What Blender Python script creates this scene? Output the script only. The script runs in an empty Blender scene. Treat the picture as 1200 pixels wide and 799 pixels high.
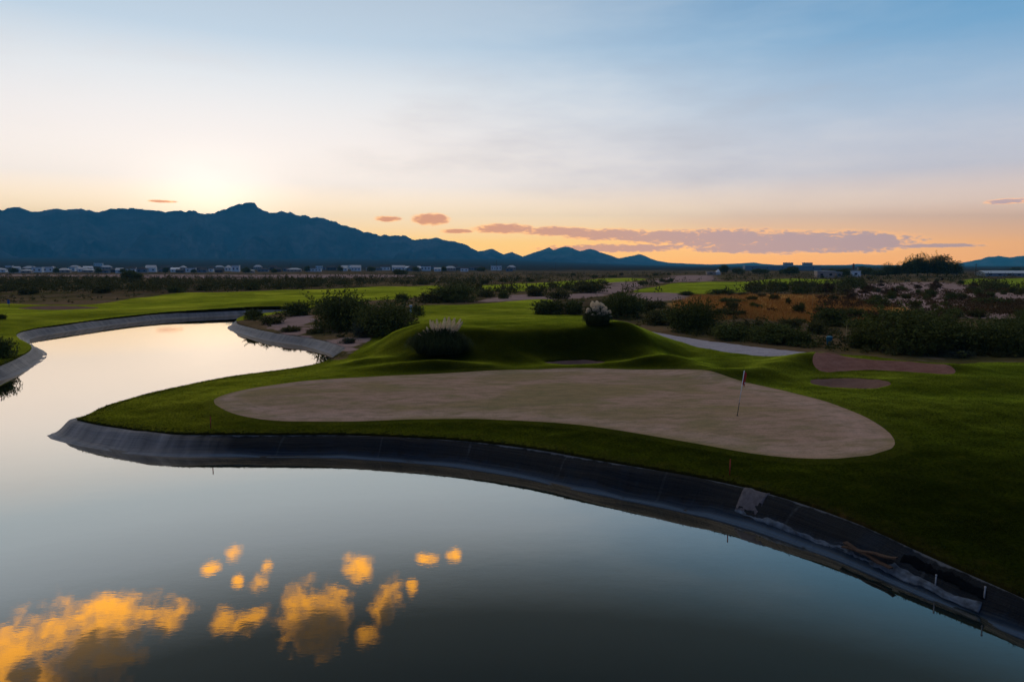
import bpy, math, random
import numpy as np
from mathutils import Vector, Matrix

scene = bpy.context.scene
R = math.radians
# ------------------------------------------------------------------ camera
CAM_H = 8.5
PITCH = math.atan((399.5 - 312.0) / 800.0)
cam_d = bpy.data.cameras.new('camera')
cam_d.sensor_width = 36.0
cam_d.lens = 24.0
cam_d.clip_start = 0.1
cam_d.clip_end = 60000.0
cam = bpy.data.objects.new('camera', cam_d)
scene.collection.objects.link(cam)
cam.location = (0, 0, CAM_H)
cam.rotation_euler = (math.pi / 2 - PITCH, 0, 0)
scene.camera = cam

scene.view_settings.view_transform = 'Standard'
scene.view_settings.look = 'None'
scene.view_settings.exposure = 0.0
scene.view_settings.gamma = 1.0
scene.view_settings.use_curve_mapping = False
try:
    scene.cycles.use_denoising = True
    scene.cycles.denoiser = 'OPENIMAGEDENOISE'
    scene.cycles.max_bounces = 6
    scene.cycles.volume_bounces = 0
    scene.cycles.transparent_max_bounces = 8
except Exception:
    pass

SUN_AZ = math.atan2(255 - 600, 800)      # clockwise from +Y, negative = left
SUN_EL = R(3.6)


def lin(c):
    return tuple((v / 255 / 12.92 if v / 255 <= 0.04045 else ((v / 255 + 0.055) / 1.055) ** 2.4) for v in c)


# ------------------------------------------------------------------ world / sky
class NB:
    """small helper to write node trees"""
    def __init__(s, nt):
        s.nt = nt

    def n(s, t, **kw):
        nd = s.nt.nodes.new(t)
        for k, v in kw.items():
            setattr(nd, k, v)
        return nd

    def put(s, sock, v):
        if v is None:
            return
        if hasattr(v, 'is_output'):
            s.nt.links.new(v, sock)
        else:
            sock.default_value = v

    def m(s, op, a, b=None, c=None, clamp=False):
        nd = s.n('ShaderNodeMath', operation=op, use_clamp=clamp)
        s.put(nd.inputs[0], a); s.put(nd.inputs[1], b); s.put(nd.inputs[2], c)
        return nd.outputs[0]

    def ss(s, v, lo, hi, a=0.0, b=1.0):
        nd = s.n('ShaderNodeMapRange', interpolation_type='SMOOTHSTEP')
        s.put(nd.inputs[0], v)
        nd.inputs[1].default_value = lo; nd.inputs[2].default_value = hi
        nd.inputs[3].default_value = a; nd.inputs[4].default_value = b
        return nd.outputs[0]

    def lin(s, v, lo, hi, a=0.0, b=1.0):
        nd = s.n('ShaderNodeMapRange')
        s.put(nd.inputs[0], v)
        nd.inputs[1].default_value = lo; nd.inputs[2].default_value = hi
        nd.inputs[3].default_value = a; nd.inputs[4].default_value = b
        return nd.outputs[0]

    def mix(s, f, a, b, mode='MIX'):
        nd = s.n('ShaderNodeMix', data_type='RGBA', blend_type=mode)
        s.put(nd.inputs[0], f)
        for i, v in ((6, a), (7, b)):
            if isinstance(v, tuple) and len(v) == 3:
                v = (*v, 1)
            s.put(nd.inputs[i], v)
        return nd.outputs[2]

    def ramp(s, v, stops, interp='LINEAR'):
        nd = s.n('ShaderNodeValToRGB')
        cr = nd.color_ramp
        cr.interpolation = interp
        while len(cr.elements) < len(stops):
            cr.elements.new(0.5)
        for e, (p, c) in zip(cr.elements, stops):
            e.position = p
            e.color = (*c, 1) if len(c) == 3 else c
        s.put(nd.inputs[0], v)
        return nd.outputs[0]

    def noise(s, vec, scale, detail=4, rough=0.55, dim='3D', dist=0.0):
        nd = s.n('ShaderNodeTexNoise', noise_dimensions=dim)
        s.put(nd.inputs['Vector'], vec)
        nd.inputs['Scale'].default_value = scale
        nd.inputs['Detail'].default_value = detail
        nd.inputs['Roughness'].default_value = rough
        nd.inputs['Distortion'].default_value = dist
        return nd.outputs[0]

    def xyz(s, x=0.0, y=0.0, z=0.0):
        nd = s.n('ShaderNodeCombineXYZ')
        s.put(nd.inputs[0], x); s.put(nd.inputs[1], y); s.put(nd.inputs[2], z)
        return nd.outputs[0]

    def vmul(s, v, k):
        nd = s.n('ShaderNodeVectorMath', operation='MULTIPLY')
        s.put(nd.inputs[0], v); nd.inputs[1].default_value = k
        return nd.outputs[0]


world = bpy.data.worlds.new('World')
scene.world = world
world.use_nodes = True
wt = world.node_tree
wt.nodes.clear()
W_ = NB(wt)


HAZE_D = 9.5e-5
HAZE_TOP = 985.0
HAZE_END = 13400.0


def air_gain(e):
    """the sky lies behind the haze: what it must send for its colour to arrive through that air"""
    path = min(HAZE_TOP / max(math.sin(math.radians(e)), 1e-3), HAZE_END)
    return math.exp(HAZE_D * path * 0.95)


def sky_stops(rows):
    return [(math.sqrt(max(0.0, e) / 90.0), tuple(v * k * air_gain(e) for v in lin(c))) for e, c, k in rows]


def build_world():
    tc = W_.n('ShaderNodeTexCoord')
    sep = W_.n('ShaderNodeSeparateXYZ')
    wt.links.new(tc.outputs['Generated'], sep.inputs[0])
    x, y, z = sep.outputs
    el = W_.m('MULTIPLY', W_.m('ARCSINE', W_.m('MAXIMUM', W_.m('MINIMUM', z, 0.99999), -0.99999)), 180 / math.pi)
    az = W_.m('MULTIPLY', W_.m('ARCTAN2', x, y), 180 / math.pi)
    vec = tc.outputs['Generated']
    t = W_.m('SQRT', W_.m('MULTIPLY', W_.m('MAXIMUM', el, 0.0), 1 / 90.0))
    toward = W_.ramp(t, sky_stops([
        (0, (255, 178, 60), 1.05), (2.0, (255, 198, 90), 1.0), (4.0, (255, 220, 168), 0.92),
        (6.5, (250, 232, 216), 0.88), (10, (240, 229, 222), 0.95), (14, (216, 218, 221), 1.0), (17, (184, 200, 215), 1.0),
        (21.5, (174, 188, 204), 1.0), (28, (104, 110, 112), 1.0), (36, (92, 98, 102), 1.0), (47, (255, 238, 212), 1.0),
        (66, (228, 217, 205), 1.0), (90, (192, 192, 198), 1.0)]))
    side = W_.ramp(t, sky_stops([
        (0, (255, 158, 28), 1.15), (1.6, (255, 174, 74), 1.10), (4.5, (216, 182, 156), 1.0),
        (7.0, (184, 178, 184), 1.0), (12, (158, 178, 200), 1.0), (16, (114, 158, 194), 1.0), (20, (74, 136, 182), 1.0),
        (28, (84, 98, 106), 1.0), (36, (80, 90, 96), 1.0), (47, (182, 184, 184), 1.0), (90, (192, 192, 198), 1.0)]))
    back = W_.ramp(t, sky_stops([
        (0, (30, 48, 84), 1.0), (4, (38, 56, 96), 1.0), (10, (40, 64, 108), 1.0), (20, (38, 68, 116), 1.0),
        (40, (46, 78, 124), 1.0), (62, (100, 118, 150), 1.0), (90, (192, 192, 198), 1.0)]))
    daz = W_.m('ABSOLUTE', W_.m('SUBTRACT', az, math.degrees(SUN_AZ)))
    daz = W_.m('MINIMUM', daz, W_.m('SUBTRACT', 360.0, daz))
    # soft irregular high veil so that the gradient is not perfectly clean
    veil = W_.noise(W_.vmul(vec, (1.0, 1.0, 4.5)), 2.2, 5, 0.6)
    daz2 = W_.m('ADD', daz, W_.lin(veil, 0.3, 0.7, -9, 9))
    c = W_.mix(W_.ss(daz2, 12, 62), toward, side)
    c = W_.mix(W_.ss(daz, 58, 112), c, back)
    # thin high cirrus veil, pale cream
    vm = W_.m('MULTIPLY', W_.ss(veil, 0.5, 0.74), W_.m('MULTIPLY', W_.ss(el, 3, 9), W_.ss(el, 26, 13)))
    c = W_.mix(W_.m('MULTIPLY', vm, 0.30), c, lin((246, 224, 212)))
    # the glow round the hidden sun
    de = W_.m('MULTIPLY', W_.m('SUBTRACT', el, 4.1), 1.25)
    g2 = W_.m('ADD', W_.m('POWER', W_.m('MULTIPLY', daz, 0.8), 2.0), W_.m('POWER', de, 2.0))
    glow = W_.m('ADD', W_.m('MULTIPLY', W_.m('EXPONENT', W_.m('MULTIPLY', g2, -1 / 14.0)), 0.75),
                W_.m('MULTIPLY', W_.m('EXPONENT', W_.m('MULTIPLY', g2, -1 / 260.0)), 0.20))
    gl = W_.n('ShaderNodeMix', data_type='RGBA', blend_type='ADD')
    gl.clamp_factor = False; W_.put(gl.inputs[0], glow); W_.put(gl.inputs[6], c); gl.inputs[7].default_value = (1.0, 0.88, 0.74, 1)
    c = gl.outputs[2]

    # ---- clouds, each an (azimuth, elevation, radius az, radius el, tilt, strength) puff broken by noise
    wob = W_.n('ShaderNodeTexNoise', noise_dimensions='3D')
    W_.put(wob.inputs['Vector'], vec)
    wob.inputs['Scale'].default_value = 16.0; wob.inputs['Detail'].default_value = 6; wob.inputs['Roughness'].default_value = 0.62
    n1 = W_.m('SUBTRACT', wob.outputs[0], 0.5)
    n2 = W_.m('SUBTRACT', W_.noise(W_.vmul(vec, (1, 1, 2.2)), 42.0, 6, 0.62), 0.5)

    def puffs(lst, kn1, kn2, gain=1.0):
        out = None
        for (a0, e0, ra, re, tilt) in lst:
            da = W_.m('SUBTRACT', az, a0)
            dd = W_.m('SUBTRACT', el, W_.m('MULTIPLY_ADD', da, tilt, e0))
            q = W_.m('ADD', W_.m('POWER', W_.m('MULTIPLY', da, 1 / ra), 2.0), W_.m('POWER', W_.m('MULTIPLY', dd, 1 / re), 2.0))
            f = W_.m('SUBTRACT', 1.0, q)
            out = f if out is None else W_.m('MAXIMUM', out, f)
        out = W_.m('MULTIPLY', W_.m('MAXIMUM', out, -3.0), gain)
        out = W_.m('ADD', out, W_.m('MULTIPLY', n1, kn1))
        return W_.m('ADD', out, W_.m('MULTIPLY', n2, kn2))

    # low bank over the horizon: flat base, lumpy top
    n3 = W_.m('SUBTRACT', W_.noise(W_.vmul(vec, (1, 1, 3.0)), 95.0, 5, 0.6), 0.5)
    low = W_.m('ADD', puffs(LOW_CLOUDS, 1.2, 2.4, 2.3), W_.m('MULTIPLY', n3, 2.2))
    lm = W_.m('MULTIPLY', W_.ss(low, -0.1, 1.3), 0.86)
    lc = W_.mix(W_.ss(az, -14, 26), tuple(v * 2.7 for v in lin((236, 134, 30))), tuple(v * 3.6 for v in lin((176, 138, 132))))
    lc = W_.mix(W_.ss(W_.m('ADD', low, W_.m('MULTIPLY', n3, 2.5)), 1.6, 0.3), lc, tuple(v * 4.2 for v in lin((255, 176, 76))))
    c = W_.mix(lm, c, lc)
    # high sunlit cumulus above the top of the picture (seen mirrored in the pond)
    hi = W_.m('ADD', puffs(HIGH_CLOUDS, 3.6, 4.4, 1.45), W_.m('MULTIPLY', n3, 1.6))
    hm = W_.m('MULTIPLY', W_.ss(hi, -0.1, 1.8), 0.95)
    body = puffs(HIGH_BODIES, 1.4, 2.4, 1.3)
    core = W_.m('MULTIPLY', W_.ss(body, 0.0, 0.9), W_.ss(hi, 0.1, 0.6, 0.2, 0.97))
    hc = W_.mix(core, tuple(v * HIGH_GAIN for v in (1.0, 0.45, 0.035)), tuple(v * HIGH_GAIN for v in (0.14, 0.088, 0.032)))
    c = W_.mix(hm, c, hc)
    # below the horizon: dull earth
    c = W_.mix(W_.ss(el, 0.0, -1.5), c, (0.05, 0.045, 0.04))
    nish = W_.n('ShaderNodeTexSky', sky_type='NISHITA')
    nish.sun_disc = False
    nish.sun_elevation = SUN_EL
    nish.sun_rotation = SUN_AZ
    nish.altitude = 1200
    b1 = W_.n('ShaderNodeBackground'); W_.put(b1.inputs[0], c); b1.inputs[1].default_value = 1.0
    b2 = W_.n('ShaderNodeBackground'); W_.put(b2.inputs[0], nish.outputs[0]); b2.inputs[1].default_value = 0.004
    ad = W_.n('ShaderNodeAddShader')
    wt.links.new(b1.outputs[0], ad.inputs[0]); wt.links.new(b2.outputs[0], ad.inputs[1])
    out = W_.n('ShaderNodeOutputWorld')
    wt.links.new(ad.outputs[0], out.inputs[0])


def pix_azel(px, py, mirror=False):
    xc, yc = (px - 600) / 800, -(py - 399.5) / 800
    d = Vector((xc, math.cos(PITCH) + yc * math.sin(PITCH), -math.sin(PITCH) + yc * math.cos(PITCH))).normalized()
    e = math.degrees(math.asin(d.z))
    return math.degrees(math.atan2(d.x, d.y)), (-e if mirror else e)


LOW_CLOUDS = []
for (px, py, rx, ry, tilt) in [
        (455, 256.5, 20, 4, 0), (505, 257, 28, 8, 0), (535, 271, 26, 3, 0), (590, 268, 46, 7, 0), (650, 271, 55, 6.5, 0), (715, 275, 75, 8, 0),
        (790, 278, 85, 10, 0), (850, 281, 95, 14, 0), (930, 284, 100, 15, 0), (1000, 284, 80, 14, 0), (720, 291, 110, 6, 0), (190, 236, 16, 1.6, 0),
        (1182, 236, 24, 3, 0), (880, 291, 90, 7, 0), (1090, 288, 60, 2.5, 0), (270, 119, 2, 2, 0)][:15]:
    a, e = pix_azel(px, py)
    LOW_CLOUDS.append((a, e, rx * 0.0655, ry * 0.07, tilt))
HIGH_CLOUDS = []
for (px, py, rx, ry, tilt) in [
        (150, 720, 64, 26, 0.10), (85, 757, 70, 48, 0.2), (195, 722, 24, 22, 0), (12, 762, 34, 26, 0), (40, 800, 60, 30, 0),
        (368, 722, 52, 44, 0), (290, 727, 34, 14, -0.25), (262, 728, 18, 16, 0), (452, 712, 26, 30, -0.5), (430, 742, 20, 16, 0),
        (417, 667, 24, 16, 0), (276, 647, 14, 10, 0), (246, 665, 14, 7, 0), (303, 684, 14, 14, 0), (279, 680, 9, 7, 0), (312, 664, 9, 9, 0),
        (500, 654, 17, 6, 0), (532, 650, 12, 7, 0), (483, 690, 10, 12, 0)]:
    a, e = pix_azel(px, py, True)
    HIGH_CLOUDS.append((a, e, rx * 0.066, ry * 0.064, tilt))
HIGH_BODIES = []
for (px, py, rx, ry, tilt) in [(120, 778, 74, 40, 0.2), (170, 744, 30, 14, 0), (374, 740, 46, 33, 0), (454, 724, 15, 26, -0.5), (30, 790, 20, 18, 0), (290, 735, 14, 7, 0)]:
    a, e = pix_azel(px, py, True)
    HIGH_BODIES.append((a, e, rx * 0.060, ry * 0.060, tilt))
HIGH_GAIN = 3.4
build_world()

# ------------------------------------------------------------------ sun (behind the ridge)
sd = bpy.data.lights.new('sun', 'SUN')
sd.energy = 2.0
sd.angle = R(0.5)
sd.color = (1.0, 0.72, 0.42)
sun = bpy.data.objects.new('sun', sd)
scene.collection.objects.link(sun)
sv = Vector((math.sin(SUN_AZ) * math.cos(SUN_EL), math.cos(SUN_AZ) * math.cos(SUN_EL), math.sin(SUN_EL)))
sun.rotation_euler = sv.to_track_quat('Z', 'Y').to_euler()
sun.location = (0, 0, 60)

# ------------------------------------------------------------------ numeric helpers
rng = np.random.default_rng(7)
random.seed(11)


def P(px, py, z=0.0):
    """where the line of sight through photo pixel (px, py) meets height z"""
    xc, yc = (px - 600) / 800, -(py - 399.5) / 800
    dx, dy, dz = xc, math.cos(PITCH) + yc * math.sin(PITCH), -math.sin(PITCH) + yc * math.cos(PITCH)
    t = (z - CAM_H) / dz
    return (dx * t, dy * t)


def ss(v, lo=0.0, hi=1.0):
    t = np.clip((np.asarray(v, float) - lo) / (hi - lo), 0, 1)
    return t * t * (3 - 2 * t)


def vnoise(x, y, seed=0):
    x = np.asarray(x, float); y = np.asarray(y, float)
    xi = np.floor(x).astype(np.int64); yi = np.floor(y).astype(np.int64)
    fx = x - xi; fy = y - yi
    u = fx * fx * fx * (fx * (fx * 6 - 15) + 10); v = fy * fy * fy * (fy * (fy * 6 - 15) + 10)

    def h(a, b):
        k = (a * 374761393 + b * 668265263 + seed * 974634777) & 0x7fffffff
        k = ((k ^ (k >> 13)) * 1274126177) & 0x7fffffff
        k = k ^ (k >> 16)
        return (k & 0xffff) / 65535.0
    return ((h(xi, yi) * (1 - u) + h(xi + 1, yi) * u) * (1 - v) + (h(xi, yi + 1) * (1 - u) + h(xi + 1, yi + 1) * u) * v) * 2 - 1


def fbm(x, y, oct=4, seed=0, gain=0.5):
    s = 0; a = 1.0; f = 1.0
    for i in range(oct):
        s = s + a * vnoise(np.asarray(x) * f + 17.3 * i, np.asarray(y) * f - 9.1 * i, seed + i)
        a *= gain; f *= 2.03
    return s


def catmull(pts, step=0.6, closed=True):
    pts = np.asarray(pts, float)
    n = len(pts); out = []
    rngi = range(n if closed else n - 1)
    for i in rngi:
        if closed:
            p0, p1, p2, p3 = pts[(i - 1) % n], pts[i], pts[(i + 1) % n], pts[(i + 2) % n]
        else:
            p0, p1, p2, p3 = pts[max(i - 1, 0)], pts[i], pts[i + 1], pts[min(i + 2, n - 1)]
        L = np.linalg.norm(p2 - p1)
        k = int(np.clip(L / step, 1, 40))
        # centripetal-ish: limit tangents by segment length
        t1 = (p2 - p0); t2 = (p3 - p1)
        t1 = t1 / (np.linalg.norm(t1) + 1e-9) * L; t2 = t2 / (np.linalg.norm(t2) + 1e-9) * L
        for j in range(k):
            t = j / k
            h00 = 2 * t**3 - 3 * t**2 + 1; h10 = t**3 - 2 * t**2 + t; h01 = -2 * t**3 + 3 * t**2; h11 = t**3 - t**2
            out.append(h00 * p1 + h10 * t1 + h01 * p2 + h11 * t2)
    if not closed:
        out.append(pts[-1])
    return np.array(out)


def sdf(poly, X, Y):
    """signed distance to a closed polygon, negative inside"""
    X = np.asarray(X, float); Y = np.asarray(Y, float)
    shp = X.shape
    X = X.ravel(); Y = Y.ravel()
    A = np.asarray(poly, float); B = np.roll(A, -1, 0)
    out = np.empty(len(X))
    for s in range(0, len(X), 60000):
        x = X[s:s + 60000]; y = Y[s:s + 60000]
        d2 = np.full(len(x), 1e18); ins = np.zeros(len(x), bool)
        for (ax, ay), (bx, by) in zip(A, B):
            ex, ey = bx - ax, by - ay
            wx = x - ax; wy = y - ay
            t = np.clip((wx * ex + wy * ey) / (ex * ex + ey * ey + 1e-12), 0, 1)
            dx = wx - ex * t; dy = wy - ey * t
            np.minimum(d2, dx * dx + dy * dy, out=d2)
            if ay != by:
                c = ((ay > y) != (by > y)) & (x < (bx - ax) * (y - ay) / (by - ay) + ax)
                ins ^= c
        d = np.sqrt(d2)
        out[s:s + 60000] = np.where(ins, -d, d)
    return out.reshape(shp)


def sdf_near(poly, X, Y, pad=10.0):
    """sdf evaluated only near the polygon's bounding box, pad elsewhere"""
    poly = np.asarray(poly)
    lo = poly.min(0) - pad; hi = poly.max(0) + pad
    out = np.full(np.shape(X), float(pad))
    m = (X > lo[0]) & (X < hi[0]) & (Y > lo[1]) & (Y < hi[1])
    if m.any():
        out[m] = sdf(poly, X[m], Y[m])
    return out


def px_poly(pts, z, step=1.0, closed=True):
    return catmull([P(a, b, z) for a, b in pts], step, closed)


# ------------------------------------------------------------------ layout (photo pixels measured once -> metres)
near_shore = [(1200, 749), (1140, 723), (1080, 699), (1032, 679), (975, 655), (900, 629), (825, 607), (750, 590), (667, 573),
              (600, 559), (534, 548), (460, 541), (399, 537), (330, 536), (267, 536), (200, 536), (150, 532), (100, 524), (72, 517), (57, 510)]
SH = [(60, -90), (48, -25), (31, 4)] + [P(a, b) for a, b in near_shore]
crest = np.array([P(a, b, 0.9) for a, b in [(107, 483.5), (134, 471), (200, 453.5), (267, 440), (334, 431), (372, 425)]])
tan = np.gradient(crest, axis=0); tan /= np.linalg.norm(tan, axis=1)[:, None]
nrm = np.stack([-tan[:, 1], tan[:, 0]], 1)
SH += [tuple(v) for v in crest + nrm * 1.3]
SH += [P(a, b) for a, b in [(389, 419), (383, 414), (350, 404.5), (325, 401), (300, 396), (282, 391), (268, 386.5), (271, 381), (290, 376.5), (318, 373.5), (338, 371),
                            (338, 368.6), (310, 368.3), (275, 369.8), (240, 371.5), (200, 373.5), (160, 377.5), (125, 382), (98, 386), (75, 389.5), (50, 393.5), (36, 398.5),
                            (38, 404), (50, 410.5), (55, 416), (52, 421.5), (42, 429), (20, 440), (0, 446), (-60, 463)]]
SH += [(-62, 36), (-95, 15), (-140, -20), (-150, -90)]
SHORE = catmull(SH, 0.7, True)
SHORE = SHORE + np.stack([fbm(SHORE[:, 0] / 5, SHORE[:, 1] / 5, 2, 3), fbm(SHORE[:, 0] / 5 + 40, SHORE[:, 1] / 5, 2, 5)], 1) * 0.10


def bank_w(x, y):
    return 1.2 + 0.26 * ss(x, -12, 6) * ss(-np.asarray(y, float), -48, -32) - 0.62 * ss(-np.asarray(y, float), -23, -13) * ss(x, 0, 8)


GREEN = px_poly([(250, 461), (270, 452.5), (310, 445.5), (360, 441), (420, 438), (480, 435.5), (540, 433), (600, 430.5), (660, 429), (700, 429), (750, 430),
                 (800, 434), (850, 441), (900, 451), (950, 466), (1000, 484), (1035, 502), (1048, 515), (1045, 524), (1020, 529), (980, 530), (930, 527),
                 (880, 521), (830, 513), (780, 505), (730, 497), (680, 490), (620, 485), (560, 481), (500, 480), (440, 480.5), (380, 481), (320, 480), (280, 475), (258, 468)], 1.45, 0.7)
BUNKER_M = (4.7, 51.4, 2.3, 0.85)       # hollow in the mound: centre, radii
BUNKER_R = (20.8, 41.8, 2.15, 2.3)     # pale bunker under the mulch ridge


def ellipse(c, n=48, wob=0.08, seed=0):
    t = np.linspace(0, 2 * np.pi, n, endpoint=False)
    k = 1 + wob * fbm(np.cos(t) * 1.7 + seed, np.sin(t) * 1.7, 2, seed)
    return np.stack([c[0] + c[2] * np.cos(t) * k, c[1] + c[3] * np.sin(t) * k], 1)


BUNK_M = ellipse(BUNKER_M, seed=2)
BUNK_R = ellipse(BUNKER_R, seed=4)
BUNK_L = px_poly([(22, 357.2), (60, 355.6), (108, 356.6), (113, 358.2), (72, 359.2), (30, 358.6)], 1.7, 2.0)
MULCH = px_poly([(957, 410.3), (975, 408.3), (1007, 407.8), (1040, 411.5), (1075, 418.3), (1105, 421.6), (1119, 425.3), (1112, 429), (1075, 425.3), (1037, 421.5), (1000, 420.3), (962, 420.3)], 2.2, 0.6)
PATH = px_poly([(706, 374.5), (740, 379), (790, 388.5), (850, 396.5), (900, 402.5), (956, 409), (956, 415), (900, 411.5), (850, 406), (800, 397), (750, 385), (712, 377.5)], 1.75, 1.0)
LAWN_MAIN = catmull([(70, -30), (70, 44)] + [P(a, b, 1.8) for a, b in [(1240, 416), (1200, 416.5), (1150, 416), (1120, 421), (1040, 412), (985, 408), (956, 412), (900, 407), (850, 401), (800, 393), (745, 382), (714, 377)]]
                    + [(14, 84), (10, 100), (-4, 104), (-13, 92), (-15, 80)] + [P(a, b, 1.6) for a, b in [(478, 372), (462, 378), (445, 384), (425, 396), (408, 406), (396, 411)]]
                    + [P(a, b, 0) for a, b in [(340, 425), (150, 455), (20, 500)]] + [(-40, 10), (-30, -30)], 1.5)
F1 = px_poly([(-260, 352), (-60, 354), (0, 354.5), (60, 355), (112, 354), (163, 348.5), (225, 343), (300, 341.5), (362, 339.5), (420, 336.3), (500, 334.3), (520, 335.5), (520, 340), (500, 346), (460, 350), (420, 352), (375, 356),
              (335, 362), (285, 369.5), (200, 376), (125, 386), (60, 400), (60, 425), (0, 448), (-150, 480), (-330, 440)], 1.7, 3.0)
F2 = px_poly([(492, 357.5), (550, 355.3), (600, 351.5), (634, 348.8), (648, 350), (640, 356), (625, 366), (600, 372), (520, 372), (485, 368)], 1.8, 1.5)
F2B = px_poly([(560, 334), (590, 333), (640, 330.5), (690, 327), (740, 325.2), (742, 329), (690, 332), (650, 336.5), (600, 339.5), (566, 338)], 1.8, 4.0)
F3 = px_poly([(742, 341), (770, 334), (825, 329.5), (880, 330), (884, 338), (860, 342), (820, 343), (780, 342)], 1.8, 3.0)
F4 = px_poly([(880, 329.5), (925, 326), (975, 327), (985, 331), (940, 333.5), (890, 333)], 1.8, 4.0)
F5 = px_poly([(1168, 330), (1180, 326.5), (1300, 324.5), (1320, 336), (1230, 341), (1190, 338.5)], 1.8, 4.0)
F6 = px_poly([(1125, 329.5), (1150, 326.5), (1168, 327.5), (1160, 332), (1135, 333)], 1.8, 4.0)
LEFT_GREEN = px_poly([(-50, 374), (-20, 366.5), (0, 364.8), (50, 364.2), (94, 365.3), (62, 369), (24, 373.5), (0, 377), (-30, 380)], 1.6, 1.0)
DIRTS = [px_poly(p, 1.8, 4.0) for p in [
    [(765, 327), (800, 323.5), (838, 324), (838, 329), (800, 329.5), (770, 331)],
    [(640, 345), (680, 340), (705, 334), (745, 330), (754, 334), (722, 344), (665, 349), (600, 350), (600, 346)],
    [(738, 343), (800, 342.5), (805, 350), (760, 352)],
    [(1056, 353), (1110, 350), (1150, 357), (1188, 364), (1188, 371.5), (1130, 371), (1078, 363)],
    [(1138, 341), (1192, 342), (1200, 350), (1150, 350.5)],
    [(1000, 333), (1050, 330), (1110, 330), (1142, 338), (1142, 353), (1060, 357), (1005, 349)],
    [(318, 370.5), (350, 366), (372, 374), (372, 387), (350, 386), (322, 383)],
    [(545, 352), (580, 347), (612, 343), (622, 348), (590, 352)],
    [(372, 388), (400, 385), (440, 386), (430, 398), (408, 403)],
    [(-100, 321.3), (100, 321), (300, 321), (460, 321.5), (470, 324), (300, 325), (0, 324.2), (-100, 324)]]]
REDS = [px_poly(p, 1.8, 4.0) for p in [
    [(800, 348), (860, 343.5), (930, 343), (1000, 347.5), (1042, 357), (1012, 369), (940, 374), (880, 368), (830, 370), (790, 361)],
    [(1010, 352), (1060, 350), (1080, 358), (1040, 366)]]]
DRYS = [px_poly(p, 1.1, 1.0) for p in [
    [(936, 583), (975, 592), (1020, 612), (1050, 628), (1030, 632), (985, 612), (945, 595)]]]


def mound(x, y):
    z = np.zeros(np.shape(x))
    q = np.sqrt(((x - 0.6) / 16.5) ** 2 + ((y - 63.0) / 14.0) ** 2)
    q = q + 0.05 * fbm(x / 7, y / 7, 2, 21)
    z += 2.2 * (1 - ss(q, 0.50, 1.0))
    g = lambda cx, cy, rx, ry, a: a * np.exp(-(((x - cx) / rx) ** 2 + ((y - cy) / ry) ** 2))
    z += g(3.2, 53.6, 3.6, 2.6, -0.75)
    z += g(-5.4, 48.6, 4.2, 1.5, 0.55)
    z += g(4.5, 49.2, 3.5, 1.4, 0.22)
    rid = [(P(a, b, 2.2)[0] * 1.05, P(a, b, 2.2)[1] + 2.4) for a, b in [(735, 402), (790, 418), (840, 429), (890, 427), (945, 415), (960, 413)]]
    for i in range(len(rid) - 1):
        pass
    dl = sdf_line(rid, x, y)
    z += 0.55 * np.exp(-(dl / 2.1) ** 2)
    z += 0.42 * np.exp(-(sdf_line([P(975, 414, 2.2), P(1045, 416, 2.2), P(1110, 425, 2.0)], x, y) / 2.1) ** 2)
    z += g(15.5, 47.0, 2.2, 1.8, -0.25)
    z += g(30.0, 41.0, 7, 3.4, 0.40) + g(21.5, 34.0, 5.5, 3.4, 0.18) + g(28.0, 32.5, 6, 3.2, 0.22) + g(36.0, 46.0, 7, 3.5, 0.40)
    z += g(-11.5, 52.5, 3.0, 1.6, 0.35) + g(9.5, 50.2, 2.6, 1.2, 0.35) + g(12.5, 55.5, 3.0, 2.0, -0.35)
    b = np.sqrt(((x - BUNKER_M[0]) / BUNKER_M[2]) ** 2 + ((y - BUNKER_M[1]) / BUNKER_M[3]) ** 2)
    z -= 0.45 * (1 - ss(b, 0.45, 1.15))
    b = np.sqrt(((x - BUNKER_R[0]) / BUNKER_R[2]) ** 2 + ((y - BUNKER_R[1]) / BUNKER_R[3]) ** 2)
    z -= 0.40 * (1 - ss(b, 0.45, 1.15))
    return z


def sdf_line(pts, x, y):
    d2 = np.full(np.shape(x), 1e18)
    for (ax, ay), (bx, by) in zip(pts[:-1], pts[1:]):
        ex, ey = bx - ax, by - ay
        t = np.clip(((x - ax) * ex + (y - ay) * ey) / (ex * ex + ey * ey), 0, 1)
        d2 = np.minimum(d2, (x - ax - ex * t) ** 2 + (y - ay - ey * t) ** 2)
    return np.sqrt(d2)


def smooth_green(x, y):
    return ss(sdf_near(GREEN, x, y, 3.0), 0.0, 0.8)


def shore_d(x, y):
    return sdf_near(SHORE, x, y, 14.0)


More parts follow.
